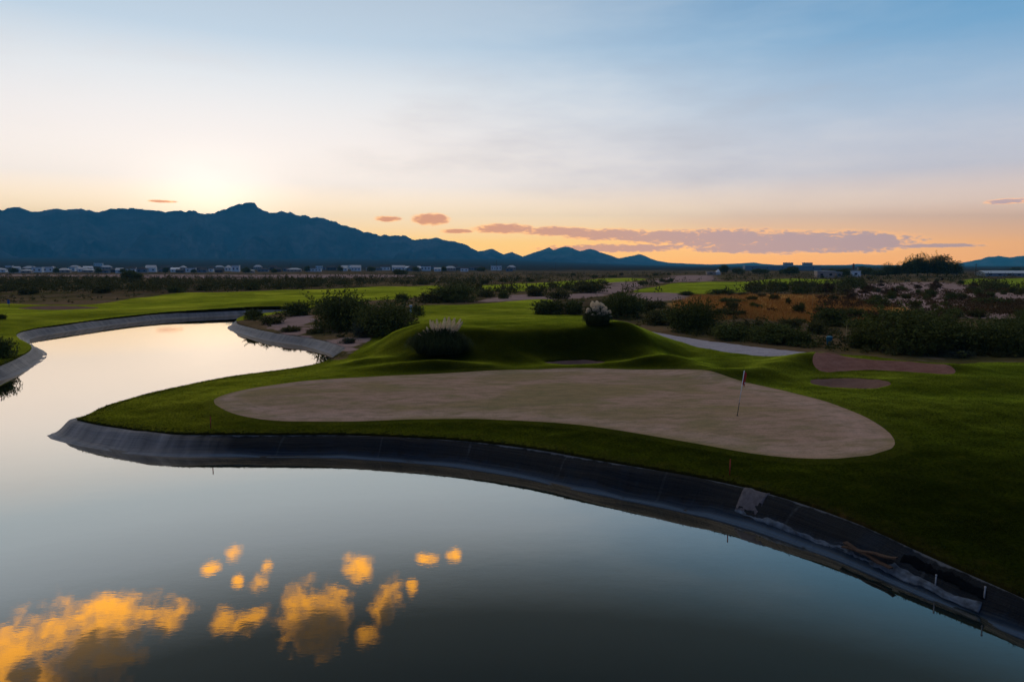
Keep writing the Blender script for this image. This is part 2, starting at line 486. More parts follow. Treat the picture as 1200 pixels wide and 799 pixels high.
def land_z(x, y, d=None):
    x = np.asarray(x, float); y = np.asarray(y, float)
    if d is None:
        d = shore_d(x, y)
    w = bank_w(x, y)
    r = np.hypot(x, y)
    z = 0.62 * w + 0.07 + 0.45 * ss(d - w, 0, 10)
    und = fbm(x / 9, y / 9, 3, 31)
    z = z + 0.08 * und * ss(d - w, 0, 4) + (0.022 * fbm(x / 1.4, y / 1.4, 3, 33) + 0.012 * fbm(x / 0.5, y / 0.6, 2, 35)) * ss(d - w, 0.2, 2) * ss(-r, -120, -60) * smooth_green(x, y)
    far = ss(r, 75, 140)
    z = z + far * (0.35 * fbm(x / 38, y / 38, 3, 41) + 0.25) + ss(r, 250, 500) * 0.6 * fbm(x / 160, y / 160, 3, 47)
    m = (r > 25) & (r < 110)
    if np.any(m):
        zz = np.zeros(np.shape(x)); zz[m] = mound(x[m], y[m])
        z = z + zz * ss(d - w, 0.3, 5)
    # plain rising towards the mountains
    azd = np.degrees(np.arctan2(x, y))
    K = 66 * (1 - ss(azd, -6, 16)) + 7
    z = z + K * np.clip((r - 1500) / 5000, 0, 4) ** 1.25 * (r > 1500)
    return z


# ------------------------------------------------------------------ mesh helpers
col = scene.collection


def mesh_np(name, V, F=None, polys=None, smooth=True, mats=(), attrs=None, uv=None):
    """V: n x 3, F: m x k array of equal polygons, polys: extra list of vertex lists"""
    me = bpy.data.meshes.new(name)
    V = np.asarray(V, np.float32)
    loops = []; starts = []; tot = []
    n0 = 0
    if F is not None and len(F):
        F = np.asarray(F, np.int32)
        loops.append(F.ravel()); k = F.shape[1]
        starts.append(np.arange(len(F), dtype=np.int32) * k); tot.append(np.full(len(F), k, np.int32))
        n0 = F.size
    if polys:
        ll = np.array([i for p in polys for i in p], np.int32)
        cnt = np.array([len(p) for p in polys], np.int32)
        st = n0 + np.concatenate([[0], np.cumsum(cnt)[:-1]]).astype(np.int32)
        loops.append(ll); starts.append(st); tot.append(cnt)
    L = np.concatenate(loops); S = np.concatenate(starts); T = np.concatenate(tot)
    me.vertices.add(len(V)); me.vertices.foreach_set('co', V.ravel())
    me.loops.add(len(L)); me.loops.foreach_set('vertex_index', L)
    me.polygons.add(len(S)); me.polygons.foreach_set('loop_start', S)
    try:
        me.polygons.foreach_set('loop_total', T)
    except Exception:
        pass
    me.polygons.foreach_set('use_smooth', np.full(len(S), smooth))
    me.update(calc_edges=True)
    for k, v in (attrs or {}).items():
        a = me.attributes.new(k, 'FLOAT', 'POINT')
        a.data.foreach_set('value', np.asarray(v, np.float32))
    if uv is not None:
        u = me.uv_layers.new(name='UVMap')
        u.data.foreach_set('uv', np.asarray(uv, np.float32)[L].ravel())
    for m in mats:
        me.materials.append(m)
    me.validate()
    return me


def link(name, me, parent=None, loc=None, kind=None, label=None, cat=None, group=None):
    o = bpy.data.objects.new(name, me)
    col.objects.link(o)
    if parent is not None:
        o.parent = parent
    if loc is not None:
        o.location = loc
    tag(o, label, cat, group, kind)
    return o


def tag(o, label=None, cat=None, group=None, kind=None):
    if label: o['label'] = label
    if cat: o['category'] = cat
    if group: o['group'] = group
    if kind: o['kind'] = kind
    return o


def empty(name, loc, rz=0.0, label=None, cat=None, group=None):
    o = bpy.data.objects.new(name, None)
    o.empty_display_size = 0.3
    col.objects.link(o)
    o.location = loc
    o.rotation_euler = (0, 0, rz)
    return tag(o, label, cat, group)


def copy_thing(root, loc, rz=0.0, scale=(1, 1, 1), label=None, cat=None, group=None):
    r = root.copy()
    col.objects.link(r)
    r.location = loc; r.rotation_euler = (0, 0, rz); r.scale = scale
    for ch in list(root.children):
        c = ch.copy(); col.objects.link(c); c.parent = r
        for g in list(ch.children):
            d = g.copy(); col.objects.link(d); d.parent = c
    return tag(r, label, cat, group)


class MB:
    """collects boxes, tubes and prisms into one mesh"""
    def __init__(s):
        s.V = []; s.P = []

    def add(s, vs, fs):
        o = len(s.V)
        s.V += [tuple(v) for v in vs]
        s.P += [[i + o for i in f] for f in fs]
        return s

    def box(s, c, size, rz=0.0, taper=1.0):
        hx, hy, hz = size[0] / 2, size[1] / 2, size[2] / 2
        co, si = math.cos(rz), math.sin(rz)
        vs = []
        for dz, k in ((-hz, 1.0), (hz, taper)):
            for dx, dy in ((-hx, -hy), (hx, -hy), (hx, hy), (-hx, hy)):
                vs.append((c[0] + (dx * co - dy * si) * k, c[1] + (dx * si + dy * co) * k, c[2] + dz))
        return s.add(vs, [(3, 2, 1, 0), (4, 5, 6, 7), (0, 1, 5, 4), (1, 2, 6, 5), (2, 3, 7, 6), (3, 0, 4, 7)])

    def tube(s, pts, radii, n=8, cap=True):
        pts = [Vector(p) for p in pts]
        vs = []; fs = []
        ref = Vector((0.31, 0.22, 0.92))
        for i, p in enumerate(pts):
            d = (pts[min(i + 1, len(pts) - 1)] - pts[max(i - 1, 0)]).normalized()
            a = d.cross(ref)
            if a.length < 1e-3:
                a = d.cross(Vector((1, 0, 0)))
            a.normalize(); b = d.cross(a)
            for k in range(n):
                t = 2 * math.pi * k / n
                vs.append(p + (a * math.cos(t) + b * math.sin(t)) * radii[i])
        for i in range(len(pts) - 1):
            for k in range(n):
                fs.append((i * n + k, i * n + (k + 1) % n, (i + 1) * n + (k + 1) % n, (i + 1) * n + k))
        if cap:
            fs.append(tuple(range(n - 1, -1, -1)))
            fs.append(tuple((len(pts) - 1) * n + k for k in range(n)))
        return s.add(vs, fs)

    def build(s, name, mat, parent=None, smooth=False, **kw):
        me = mesh_np(name, np.array(s.V), polys=s.P, smooth=smooth, mats=[mat])
        return link(name, me, parent, **kw)


# ------------------------------------------------------------------ materials
def new_mat(name):
    m = bpy.data.materials.new(name)
    m.use_nodes = True
    nt = m.node_tree
    nt.nodes.clear()
    b = NB(nt)
    out = b.n('ShaderNodeOutputMaterial')
    return m, b, out


def principled(b, out, color, rough=0.8, spec=0.3, sheen=0.0, sheen_tint=(1, 1, 1), normal=None, metallic=0.0):
    p = b.n('ShaderNodeBsdfPrincipled')
    if isinstance(color, tuple) and len(color) == 3:
        color = (*color, 1)
    b.put(p.inputs['Base Color'], color)
    b.put(p.inputs['Roughness'], rough)
    p.inputs['Specular IOR Level'].default_value = spec
    p.inputs['Metallic'].default_value = metallic
    p.inputs['Sheen Weight'].default_value = sheen
    p.inputs['Sheen Roughness'].default_value = 0.4
    p.inputs['Sheen Tint'].default_value = (*sheen_tint, 1)
    if normal is not None:
        b.nt.links.new(normal, p.inputs['Normal'])
    b.nt.links.new(p.outputs[0], out.inputs[0])
    return p


def bump(b, height, strength, dist):
    bn = b.n('ShaderNodeBump')
    bn.inputs['Strength'].default_value = strength
    bn.inputs['Distance'].default_value = dist
    b.put(bn.inputs['Height'], height)
    return bn.outputs[0]


def plain(name, color, rough=0.7, var=0.12, scale=6.0, spec=0.3, metallic=0.0):
    m, b, out = new_mat(name)
    tc = b.n('ShaderNodeTexCoord')
    n = b.noise(tc.outputs['Object'], scale, 4)
    c = b.mix(b.lin(n, 0.3, 0.7), tuple(v * (1 - var) for v in color), tuple(v * (1 + var) for v in color))
    principled(b, out, c, rough, spec, metallic=metallic)
    return m


def attr(b, name):
    nd = b.n('ShaderNodeAttribute', attribute_name=name)
    return nd.outputs['Fac']


def ground_material():
    """turf and desert soil of the terrain sheet, chosen by zone attributes"""
    m, b, out = new_mat('turf_and_soil')
    geo = b.n('ShaderNodeNewGeometry')
    pos = geo.outputs['Position']
    flat = b.vmul(pos, (1, 1, 0))
    n_f = b.noise(flat, 9.0, 5, 0.7)
    n_g = b.noise(flat, 1.7, 5, 0.6)
    n_m = b.noise(flat, 0.32, 5, 0.6)
    n_l = b.noise(flat, 0.07, 5, 0.6)
    n_x = b.noise(flat, 0.012, 6, 0.62)
    # turf
    g = b.mix(b.lin(n_m, 0.3, 0.7), G_DARK, G_MID)
    g = b.mix(b.m('MULTIPLY', b.ss(n_l, 0.48, 0.66), 0.65), g, G_LIGHT)
    g = b.mix(b.m('MULTIPLY', b.ss(n_g, 0.50, 0.75), 0.5), g, G_OLIVE)
    n_ff = b.noise(flat, 26.0, 4, 0.75)
    g = b.mix(b.ss(n_f, 0.38, 0.68, 0.0, 0.75), g, tuple(v * 0.35 for v in G_DARK))
    g = b.mix(b.ss(n_ff, 0.55, 0.75, 0.0, 0.5), g, (0.040, 0.046, 0.005))
    mow = b.m('SINE', b.m('MULTIPLY_ADD', n_l, 5.0, b.m('MULTIPLY', attr(b, 'edge'), 3.1)))
    g = b.mix(b.m('MULTIPLY', b.ss(mow, 0.0, 0.8), 0.25), g, tuple(v * 0.5 for v in G_DARK))
    col_ = b.m('MULTIPLY', b.ss(b.m('ADD', attr(b, 'edge'), b.lin(n_g, 0.3, 0.7, -0.12, 0.12)), -0.75, -0.55), b.lin(n_m, 0.3, 0.7, 0.3, 0.9))
    g = b.mix(col_, g, (0.034, 0.036, 0.005))
    # dry edges of turf along the pond
    dry = b.ss(b.m('ADD', attr(b, 'bank'), b.lin(n_g, 0.25, 0.75, -0.6, 0.6)), 0.35, 1.1)
    g = b.mix(b.m('MULTIPLY', dry, 0.6), g, (0.024, 0.018, 0.005))
    dry2 = b.ss(b.m('ADD', attr(b, 'dry'), b.lin(n_g, 0.25, 0.75, -0.7, 0.7)), -0.2, 0.7)
    g = b.mix(b.m('MULTIPLY', dry2, 0.75), g, (0.12, 0.058, 0.020))
    lg = b.ss(b.m('ADD', attr(b, 'pale'), b.lin(n_m, 0.3, 0.7, -0.15, 0.15)), -0.1, 0.1)
    g = b.mix(lg, g, (0.016, 0.017, 0.002))
    # desert floor
    s = b.mix(b.ss(n_l, 0.35, 0.62), S_OLIVE, S_BROWN)
    s = b.mix(b.m('MULTIPLY', b.ss(n_x, 0.42, 0.62), 0.6), s, S_DARK)
    s = b.mix(b.m('MULTIPLY', b.ss(n_m, 0.52, 0.7), 0.6), s, S_TAN)
    s = b.mix(b.m('MULTIPLY', b.ss(n_g, 0.5, 0.68), 0.45), s, tuple(v * 0.35 for v in S_OLIVE))
    red = b.ss(b.m('ADD', attr(b, 'red'), b.lin(n_l, 0.3, 0.7, -0.8, 0.8)), -0.15, 0.4)
    rc = b.mix(b.ss(n_m, 0.35, 0.62), S_RED, S_GOLD)
    rc = b.mix(b.ss(n_l, 0.55, 0.7), rc, (0.10, 0.075, 0.022))
    s = b.mix(red, s, rc)
    dirt = b.ss(b.m('ADD', attr(b, 'dirt'), b.m('ADD', b.lin(n_l, 0.3, 0.7, -0.9, 0.6), b.lin(n_m, 0.3, 0.7, -0.6, 0.5))), -0.1, 0.3)
    dc = b.mix(b.lin(n_m, 0.3, 0.7), tuple(v * 0.75 for v in S_DIRT), S_DIRT)
    dc = b.mix(b.m('MULTIPLY', b.ss(n_f, 0.55, 0.75), 0.5), dc, tuple(v * 0.5 for v in S_DIRT))
    s = b.mix(dirt, s, dc)
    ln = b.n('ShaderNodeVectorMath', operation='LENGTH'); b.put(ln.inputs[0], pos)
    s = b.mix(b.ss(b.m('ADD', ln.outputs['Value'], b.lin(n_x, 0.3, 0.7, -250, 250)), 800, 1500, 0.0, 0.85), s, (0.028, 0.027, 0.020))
    lm = b.ss(b.m('ADD', attr(b, 'lawn'), b.lin(n_g, 0.3, 0.7, -0.25, 0.25)), -0.05, 0.1)
    c = b.mix(lm, s, g)
    h = b.m('ADD', b.m('MULTIPLY', n_f, 0.35), b.m('ADD', n_g, b.m('MULTIPLY', n_m, 1.5)))
    nrm_ = bump(b, h, 0.7, 0.14)
    p = principled(b, out, c, 0.95, 0.0, 0.0, (0.60, 0.80, 0.06), nrm_)
    gs = b.n('ShaderNodeBsdfGlossy')
    gs.inputs['Roughness'].default_value = 0.58
    b.nt.links.new(nrm_, gs.inputs['Normal'])
    dt = b.n('ShaderNodeVectorMath', operation='DOT_PRODUCT')
    b.nt.links.new(geo.outputs['Normal'], dt.inputs[0]); b.nt.links.new(geo.outputs['Incoming'], dt.inputs[1])
    graze = b.m('POWER', b.m('SUBTRACT', 1.0, b.m('ABSOLUTE', dt.outputs['Value']), clamp=True), 7.3)
    gcol = b.mix(b.lin(n_m, 0.3, 0.7), (0.24, 0.31, 0.020), (0.46, 0.54, 0.028))
    gcol = b.mix(b.m('MULTIPLY', b.ss(n_l, 0.45, 0.66), 0.6), gcol, (0.80, 0.86, 0.07))
    gcol = b.mix(b.ss(n_f, 0.40, 0.62, 0.0, 0.8), gcol, (0.05, 0.07, 0.006))
    gcol = b.mix(b.m('MULTIPLY', b.ss(n_g, 0.50, 0.75), 0.5), gcol, (0.42, 0.41, 0.04))
    b.put(gs.inputs['Color'], b.mix(b.m('MULTIPLY', lm, b.m('MULTIPLY_ADD', graze, 0.97, 0.004)), (0, 0, 0), gcol))
    ad = b.n('ShaderNodeAddShader')
    b.nt.links.new(p.outputs[0], ad.inputs[0]); b.nt.links.new(gs.outputs[0], ad.inputs[1])
    b.nt.links.new(ad.outputs[0], out.inputs[0])
    return m


G_DARK = (0.0042, 0.0068, 0.0008)
G_MID = (0.0105, 0.0155, 0.0014)
G_LIGHT = (0.0240, 0.0310, 0.0022)
G_OLIVE = (0.0230, 0.0220, 0.0025)
S_OLIVE = (0.105, 0.085, 0.028)
S_BROWN = (0.20, 0.125, 0.065)
S_DARK = (0.030, 0.026, 0.014)
S_TAN = (0.24, 0.16, 0.125)
S_RED = (0.55, 0.215, 0.05)
S_GOLD = (0.52, 0.31, 0.085)
S_DIRT = (0.40, 0.262, 0.225)
M = {}
M['ground'] = ground_material()


def green_material():
    m, b, out = new_mat('dormant_putting_turf')
    geo = b.n('ShaderNodeNewGeometry')
    pos = geo.outputs['Position']
    n_l = b.noise(b.vmul(pos, (0.7, 1.3, 0)), 0.16, 5, 0.6, dist=0.6)
    n_m = b.noise(b.vmul(pos, (0.35, 1.6, 0)), 0.75, 5, 0.65)
    n_f = b.noise(pos, 11.0, 4, 0.7)
    c = b.mix(b.ss(n_l, 0.42, 0.60), (0.46, 0.283, 0.200), (0.34, 0.236, 0.118))
    c = b.mix(b.m('MULTIPLY', b.ss(n_m, 0.48, 0.72), 0.55), c, (0.27, 0.205, 0.11))
    # a worn, paler mown ring just inside the edge
    e = attr(b, 'edge')
    ring = b.m('MULTIPLY', b.ss(e, 0.1, 0.5), b.ss(b.m('ADD', e, b.lin(n_l, 0.3, 0.7, -0.7, 0.7)), 2.3, 0.9))
    c = b.mix(b.m('MULTIPLY', ring, b.ss(n_m, 0.3, 0.7, 0.25, 0.8)), c, (0.56, 0.36, 0.285))
    n_s = b.noise(b.vmul(pos, (0.5, 1.2, 0)), 1.6, 6, 0.7)
    c = b.mix(b.ss(n_s, 0.42, 0.66, 0.0, 0.62), c, (0.22, 0.165, 0.085))
    n_b = b.noise(b.vmul(pos, (0.6, 1.0, 0)), 0.33, 4, 0.6, dist=1.2)
    c = b.mix(b.ss(n_b, 0.52, 0.68, 0.0, 0.55), c, (0.24, 0.20, 0.085))
    st = b.n('ShaderNodeTexWave', wave_type='BANDS', bands_direction='X')
    b.put(st.inputs['Vector'], e); st.inputs['Scale'].default_value = 1.0
    c = b.mix(b.m('MULTIPLY', b.ss(b.m('SINE', b.m('MULTIPLY_ADD', n_l, 9.0, b.m('MULTIPLY', e, 7.5))), 0.2, 1.0), b.m('MULTIPLY', b.ss(e, 4, 1.5), b.ss(n_m, 0.4, 0.7, 0.02, 0.30))), c, (0.17, 0.15, 0.09))
    c = b.mix(b.ss(n_f, 0.35, 0.75, 0.0, 0.35), c, (0.11, 0.095, 0.06))
    principled(b, out, c, 0.9, 0.0, normal=bump(b, n_f, 0.25, 0.02))
    return m


M['green'] = green_material()


def soil_mat(name, c1, c2, fine=14.0, st=0.5):
    m, b, out = new_mat(name)
    geo = b.n('ShaderNodeNewGeometry')
    pos = geo.outputs['Position']
    n_m = b.noise(pos, 0.9, 5, 0.65)
    n_f = b.noise(pos, fine, 5, 0.7)
    c = b.mix(b.lin(n_m, 0.3, 0.7), c1, c2)
    c = b.mix(b.ss(n_f, 0.45, 0.75, 0.0, 0.55), c, tuple(v * 0.45 for v in c1))
    principled(b, out, c, 0.9, 0.0, normal=bump(b, b.m('ADD', n_f, n_m), st, 0.08))
    return m


M['sand'] = soil_mat('bunker_sand', (0.16, 0.090, 0.066), (0.23, 0.135, 0.105))
M['sand_dark'] = soil_mat('dark_red_bunker_sand', (0.15, 0.085, 0.07), (0.20, 0.12, 0.10))  # slightly darker sand for the hollow in the mound
M['mulch'] = soil_mat('red_gravel_mulch', (0.19, 0.088, 0.066), (0.29, 0.148, 0.115), 7.0, 0.9)
M['path'] = soil_mat('cart_path_concrete', (0.36, 0.315, 0.33), (0.46, 0.40, 0.41), 5.0, 0.2)


def liner_material():
    m, b, out = new_mat('weathered_pond_liner')
    uvn = b.n('ShaderNodeUVMap')
    sep = b.n('ShaderNodeSeparateXYZ')
    b.put(sep.inputs[0], uvn.outputs[0])
    s, t = sep.outputs[0], sep.outputs[1]
    geo = b.n('ShaderNodeNewGeometry')
    streak = b.noise(b.xyz(b.m('MULTIPLY', s, 1.0), b.m('MULTIPLY', t, 0.22), 0.0), 1.6, 6, 0.65)
    streak2 = b.noise(b.xyz(s, b.m('MULTIPLY', t, 0.5), 3.0), 0.35, 4, 0.6)
    along = b.noise(b.xyz(b.m('MULTIPLY', s, 0.12), b.m('MULTIPLY', t, 5.0), 7.0), 1.5, 5, 0.6)
    fine = b.noise(geo.outputs['Position'], 16, 5, 0.7)
    c = b.mix(b.lin(streak, 0.3, 0.7), (0.003, 0.010, 0.022), (0.010, 0.026, 0.050))
    # darker streaks over the upper slope
    upper_dark = b.m('MULTIPLY', b.ss(b.m('ADD', streak2, b.m('MULTIPLY', streak, 0.35)), 0.42, 0.66), b.ss(b.m('ADD', t, b.lin(streak, 0.3, 0.7, -0.12, 0.12)), 0.34, 0.52))
    c = b.mix(b.m('MULTIPLY', upper_dark, 0.88), c, (0.005, 0.006, 0.008))
    c = b.mix(b.m('MULTIPLY', b.ss(along, 0.48, 0.68), 0.45), c, (0.012, 0.016, 0.022))
    # sky light on the flat bench painted in pale blue; dark wet foot
    bench_sky = b.m('MULTIPLY', b.ss(t, 0.02, 0.10), b.ss(t, 0.36, 0.16))
    c = b.mix(b.m('MULTIPLY', bench_sky, 0.65), c, (0.085, 0.135, 0.20))
    c = b.mix(b.ss(t, 0.05, 0.0), c, (0.012, 0.014, 0.016))
    c = b.mix(b.ss(fine, 0.5, 0.8, 0.0, 0.25), c, (0.03, 0.045, 0.06))
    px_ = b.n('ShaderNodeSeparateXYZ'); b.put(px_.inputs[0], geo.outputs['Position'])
    sunset_left = b.m('MULTIPLY', b.ss(b.m('ADD', px_.outputs[0], b.lin(streak2, 0.3, 0.7, -3, 3)), -11.0, -19.0), b.lin(streak, 0.3, 0.7, 0.35, 0.85))
    c = b.mix(sunset_left, c, (0.33, 0.30, 0.285))  # left bank paler: the sunset light it faces painted into the colour
    fr = b.m('FRACT', b.m('MULTIPLY', b.m('ADD', s, b.lin(streak2, 0.2, 0.8, -0.5, 0.5)), 1 / 4.3))
    seam = b.m('MULTIPLY', b.ss(b.m('ABSOLUTE', b.m('SUBTRACT', fr, 0.5)), 0.014, 0.006), b.lin(along, 0.35, 0.7, 0.0, 0.45))
    c = b.mix(seam, c, (0.07, 0.08, 0.09))
    tide = b.m('SINE', b.m('MULTIPLY_ADD', streak2, 3.0, b.m('MULTIPLY', t, 46.0)))
    c = b.mix(b.m('MULTIPLY', b.ss(tide, 0.55, 1.0), b.m('MULTIPLY', b.ss(t, 0.55, 0.3), 0.35)), c, (0.05, 0.055, 0.06))
    edge = b.m('MULTIPLY', b.ss(b.m('ADD', t, b.lin(streak, 0.3, 0.7, -0.07, 0.07)), 0.93, 0.99), 0.7)
    c = b.mix(edge, c, (0.16, 0.17, 0.19))
    h = b.m('ADD', b.m('MULTIPLY', streak, 0.8), b.m('ADD', b.m('MULTIPLY', fine, 0.2), along))
    principled(b, out, c, b.lin(along, 0.3, 0.7, 0.36, 0.55), 0.07, normal=bump(b, h, 0.8, 0.14))
    return m


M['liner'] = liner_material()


def water_material():
    m, b, out = new_mat('still_pond_water')
    geo = b.n('ShaderNodeNewGeometry')
    pos = geo.outputs['Position']
    n1 = b.noise(b.vmul(pos, (1.0, 1.6, 1)), 1.1, 3, 0.5)
    n2 = b.noise(b.vmul(pos, (1.0, 2.4, 1)), 4.6, 3, 0.5)
    h = b.m('ADD', b.m('MULTIPLY', n1, 1.0), b.m('MULTIPLY', n2, 0.30))
    nr = bump(b, h, 0.35, 0.0026)
    dot = b.n('ShaderNodeVectorMath', operation='DOT_PRODUCT')
    b.nt.links.new(nr, dot.inputs[0]); b.nt.links.new(geo.outputs['Incoming'], dot.inputs[1])
    ct = b.m('ABSOLUTE', dot.outputs['Value'])
    k = lambda v: (v, v, v)
    fr = b.ramp(ct, [(0.0, k(0.97)), (0.10, k(0.93)), (0.19, k(0.84)), (0.26, k(0.70)), (0.32, k(0.64)), (0.39, k(0.46)), (0.47, k(0.150)), (0.56, k(0.055)), (1.0, k(0.03))])
    gl = b.n('ShaderNodeBsdfGlossy'); gl.inputs['Roughness'].default_value = 0.015
    b.nt.links.new(nr, gl.inputs['Normal'])
    gl.inputs['Color'].default_value = (1, 0.905, 0.79, 1)
    df = b.n('ShaderNodeBsdfDiffuse'); df.inputs['Color'].default_value = (0.010, 0.018, 0.018, 1)
    mx = b.n('ShaderNodeMixShader')
    b.put(mx.inputs[0], fr)
    b.nt.links.new(df.outputs[0], mx.inputs[1]); b.nt.links.new(gl.outputs[0], mx.inputs[2])
    b.nt.links.new(mx.outputs[0], out.inputs[0])
    return m


M['water'] = water_material()


def mountain_material():
    m, b, out = new_mat('bare_mountain_rock')
    geo = b.n('ShaderNodeNewGeometry')
    pos = geo.outputs['Position']
    n1 = b.noise(pos, 0.0022, 8, 0.62)
    n2 = b.noise(b.vmul(pos, (1, 1, 2.5)), 0.006, 7, 0.65)
    c = b.mix(b.lin(n1, 0.3, 0.7), (0.006, 0.010, 0.018), (0.135, 0.135, 0.15))
    c = b.mix(b.ss(n2, 0.45, 0.65, 0.0, 0.7), c, (0.035, 0.036, 0.030))
    principled(b, out, c, 0.95, 0.0, normal=bump(b, b.m('ADD', n1, n2), 0.8, 60.0))
    return m


M['rock'] = mountain_material()


def leaf_material(name, c1, c2, trans=0.25):
    m, b, out = new_mat(name)
    geo = b.n('ShaderNodeNewGeometry')
    oi = b.n('ShaderNodeObjectInfo')
    tc = b.n('ShaderNodeTexCoord')
    r = geo.outputs['Random Per Island']
    n = b.noise(tc.outputs['Object'], 3.5, 3)
    f = b.m('ADD', b.m('MULTIPLY', r, 0.6), b.m('ADD', b.m('MULTIPLY', n, 0.5), b.m('MULTIPLY', oi.outputs['Random'], 0.25)))
    c = b.mix(b.lin(f, 0.25, 1.0), c1, c2)
    d = b.n('ShaderNodeBsdfPrincipled')
    b.put(d.inputs['Base Color'], c); d.inputs['Roughness'].default_value = 0.7; d.inputs['Specular IOR Level'].default_value = 0.05
    tr = b.n('ShaderNodeBsdfTranslucent'); b.put(tr.inputs['Color'], c)
    mx = b.n('ShaderNodeMixShader'); mx.inputs[0].default_value = trans
    b.nt.links.new(d.outputs[0], mx.inputs[1]); b.nt.links.new(tr.outputs[0], mx.inputs[2])
    b.nt.links.new(mx.outputs[0], out.inputs[0])
    return m


M['mesquite'] = leaf_material('mesquite_leaves', (0.046, 0.056, 0.012), (0.145, 0.155, 0.036))
M['creosote'] = leaf_material('creosote_leaves', (0.055, 0.055, 0.014), (0.145, 0.130, 0.036))
M['greygreen'] = leaf_material('saltbush_leaves', (0.050, 0.060, 0.036), (0.105, 0.115, 0.070))
M['dryleaf'] = leaf_material('dry_brush_leaves', (0.060, 0.035, 0.014), (0.150, 0.085, 0.034))
M['reed'] = leaf_material('pampas_blades', (0.022, 0.034, 0.010), (0.085, 0.095, 0.030))
M['plume'] = leaf_material('pampas_plumes', (0.82, 0.66, 0.46), (0.95, 0.84, 0.66), 0.55)
M['grassblade'] = leaf_material('turf_edge_blades', (0.010, 0.016, 0.002), (0.050, 0.058, 0.007), 0.45)
M['redgrass'] = leaf_material('red_dry_grass', (0.36, 0.13, 0.03), (0.56, 0.33, 0.09), 0.5)
M['bark'] = plain('grey_brown_bark', (0.09, 0.065, 0.045), 0.9, 0.3, 20)
M['white'] = plain('white_paint', (0.78, 0.78, 0.76), 0.5, 0.06)
M['black'] = plain('black_paint', (0.03, 0.028, 0.025), 0.5, 0.1)
M['redpaint'] = plain('red_flag_cloth', (0.42, 0.028, 0.022), 0.7, 0.15)
M['redstake'] = plain('red_stake_paint', (0.30, 0.03, 0.02), 0.6, 0.2)

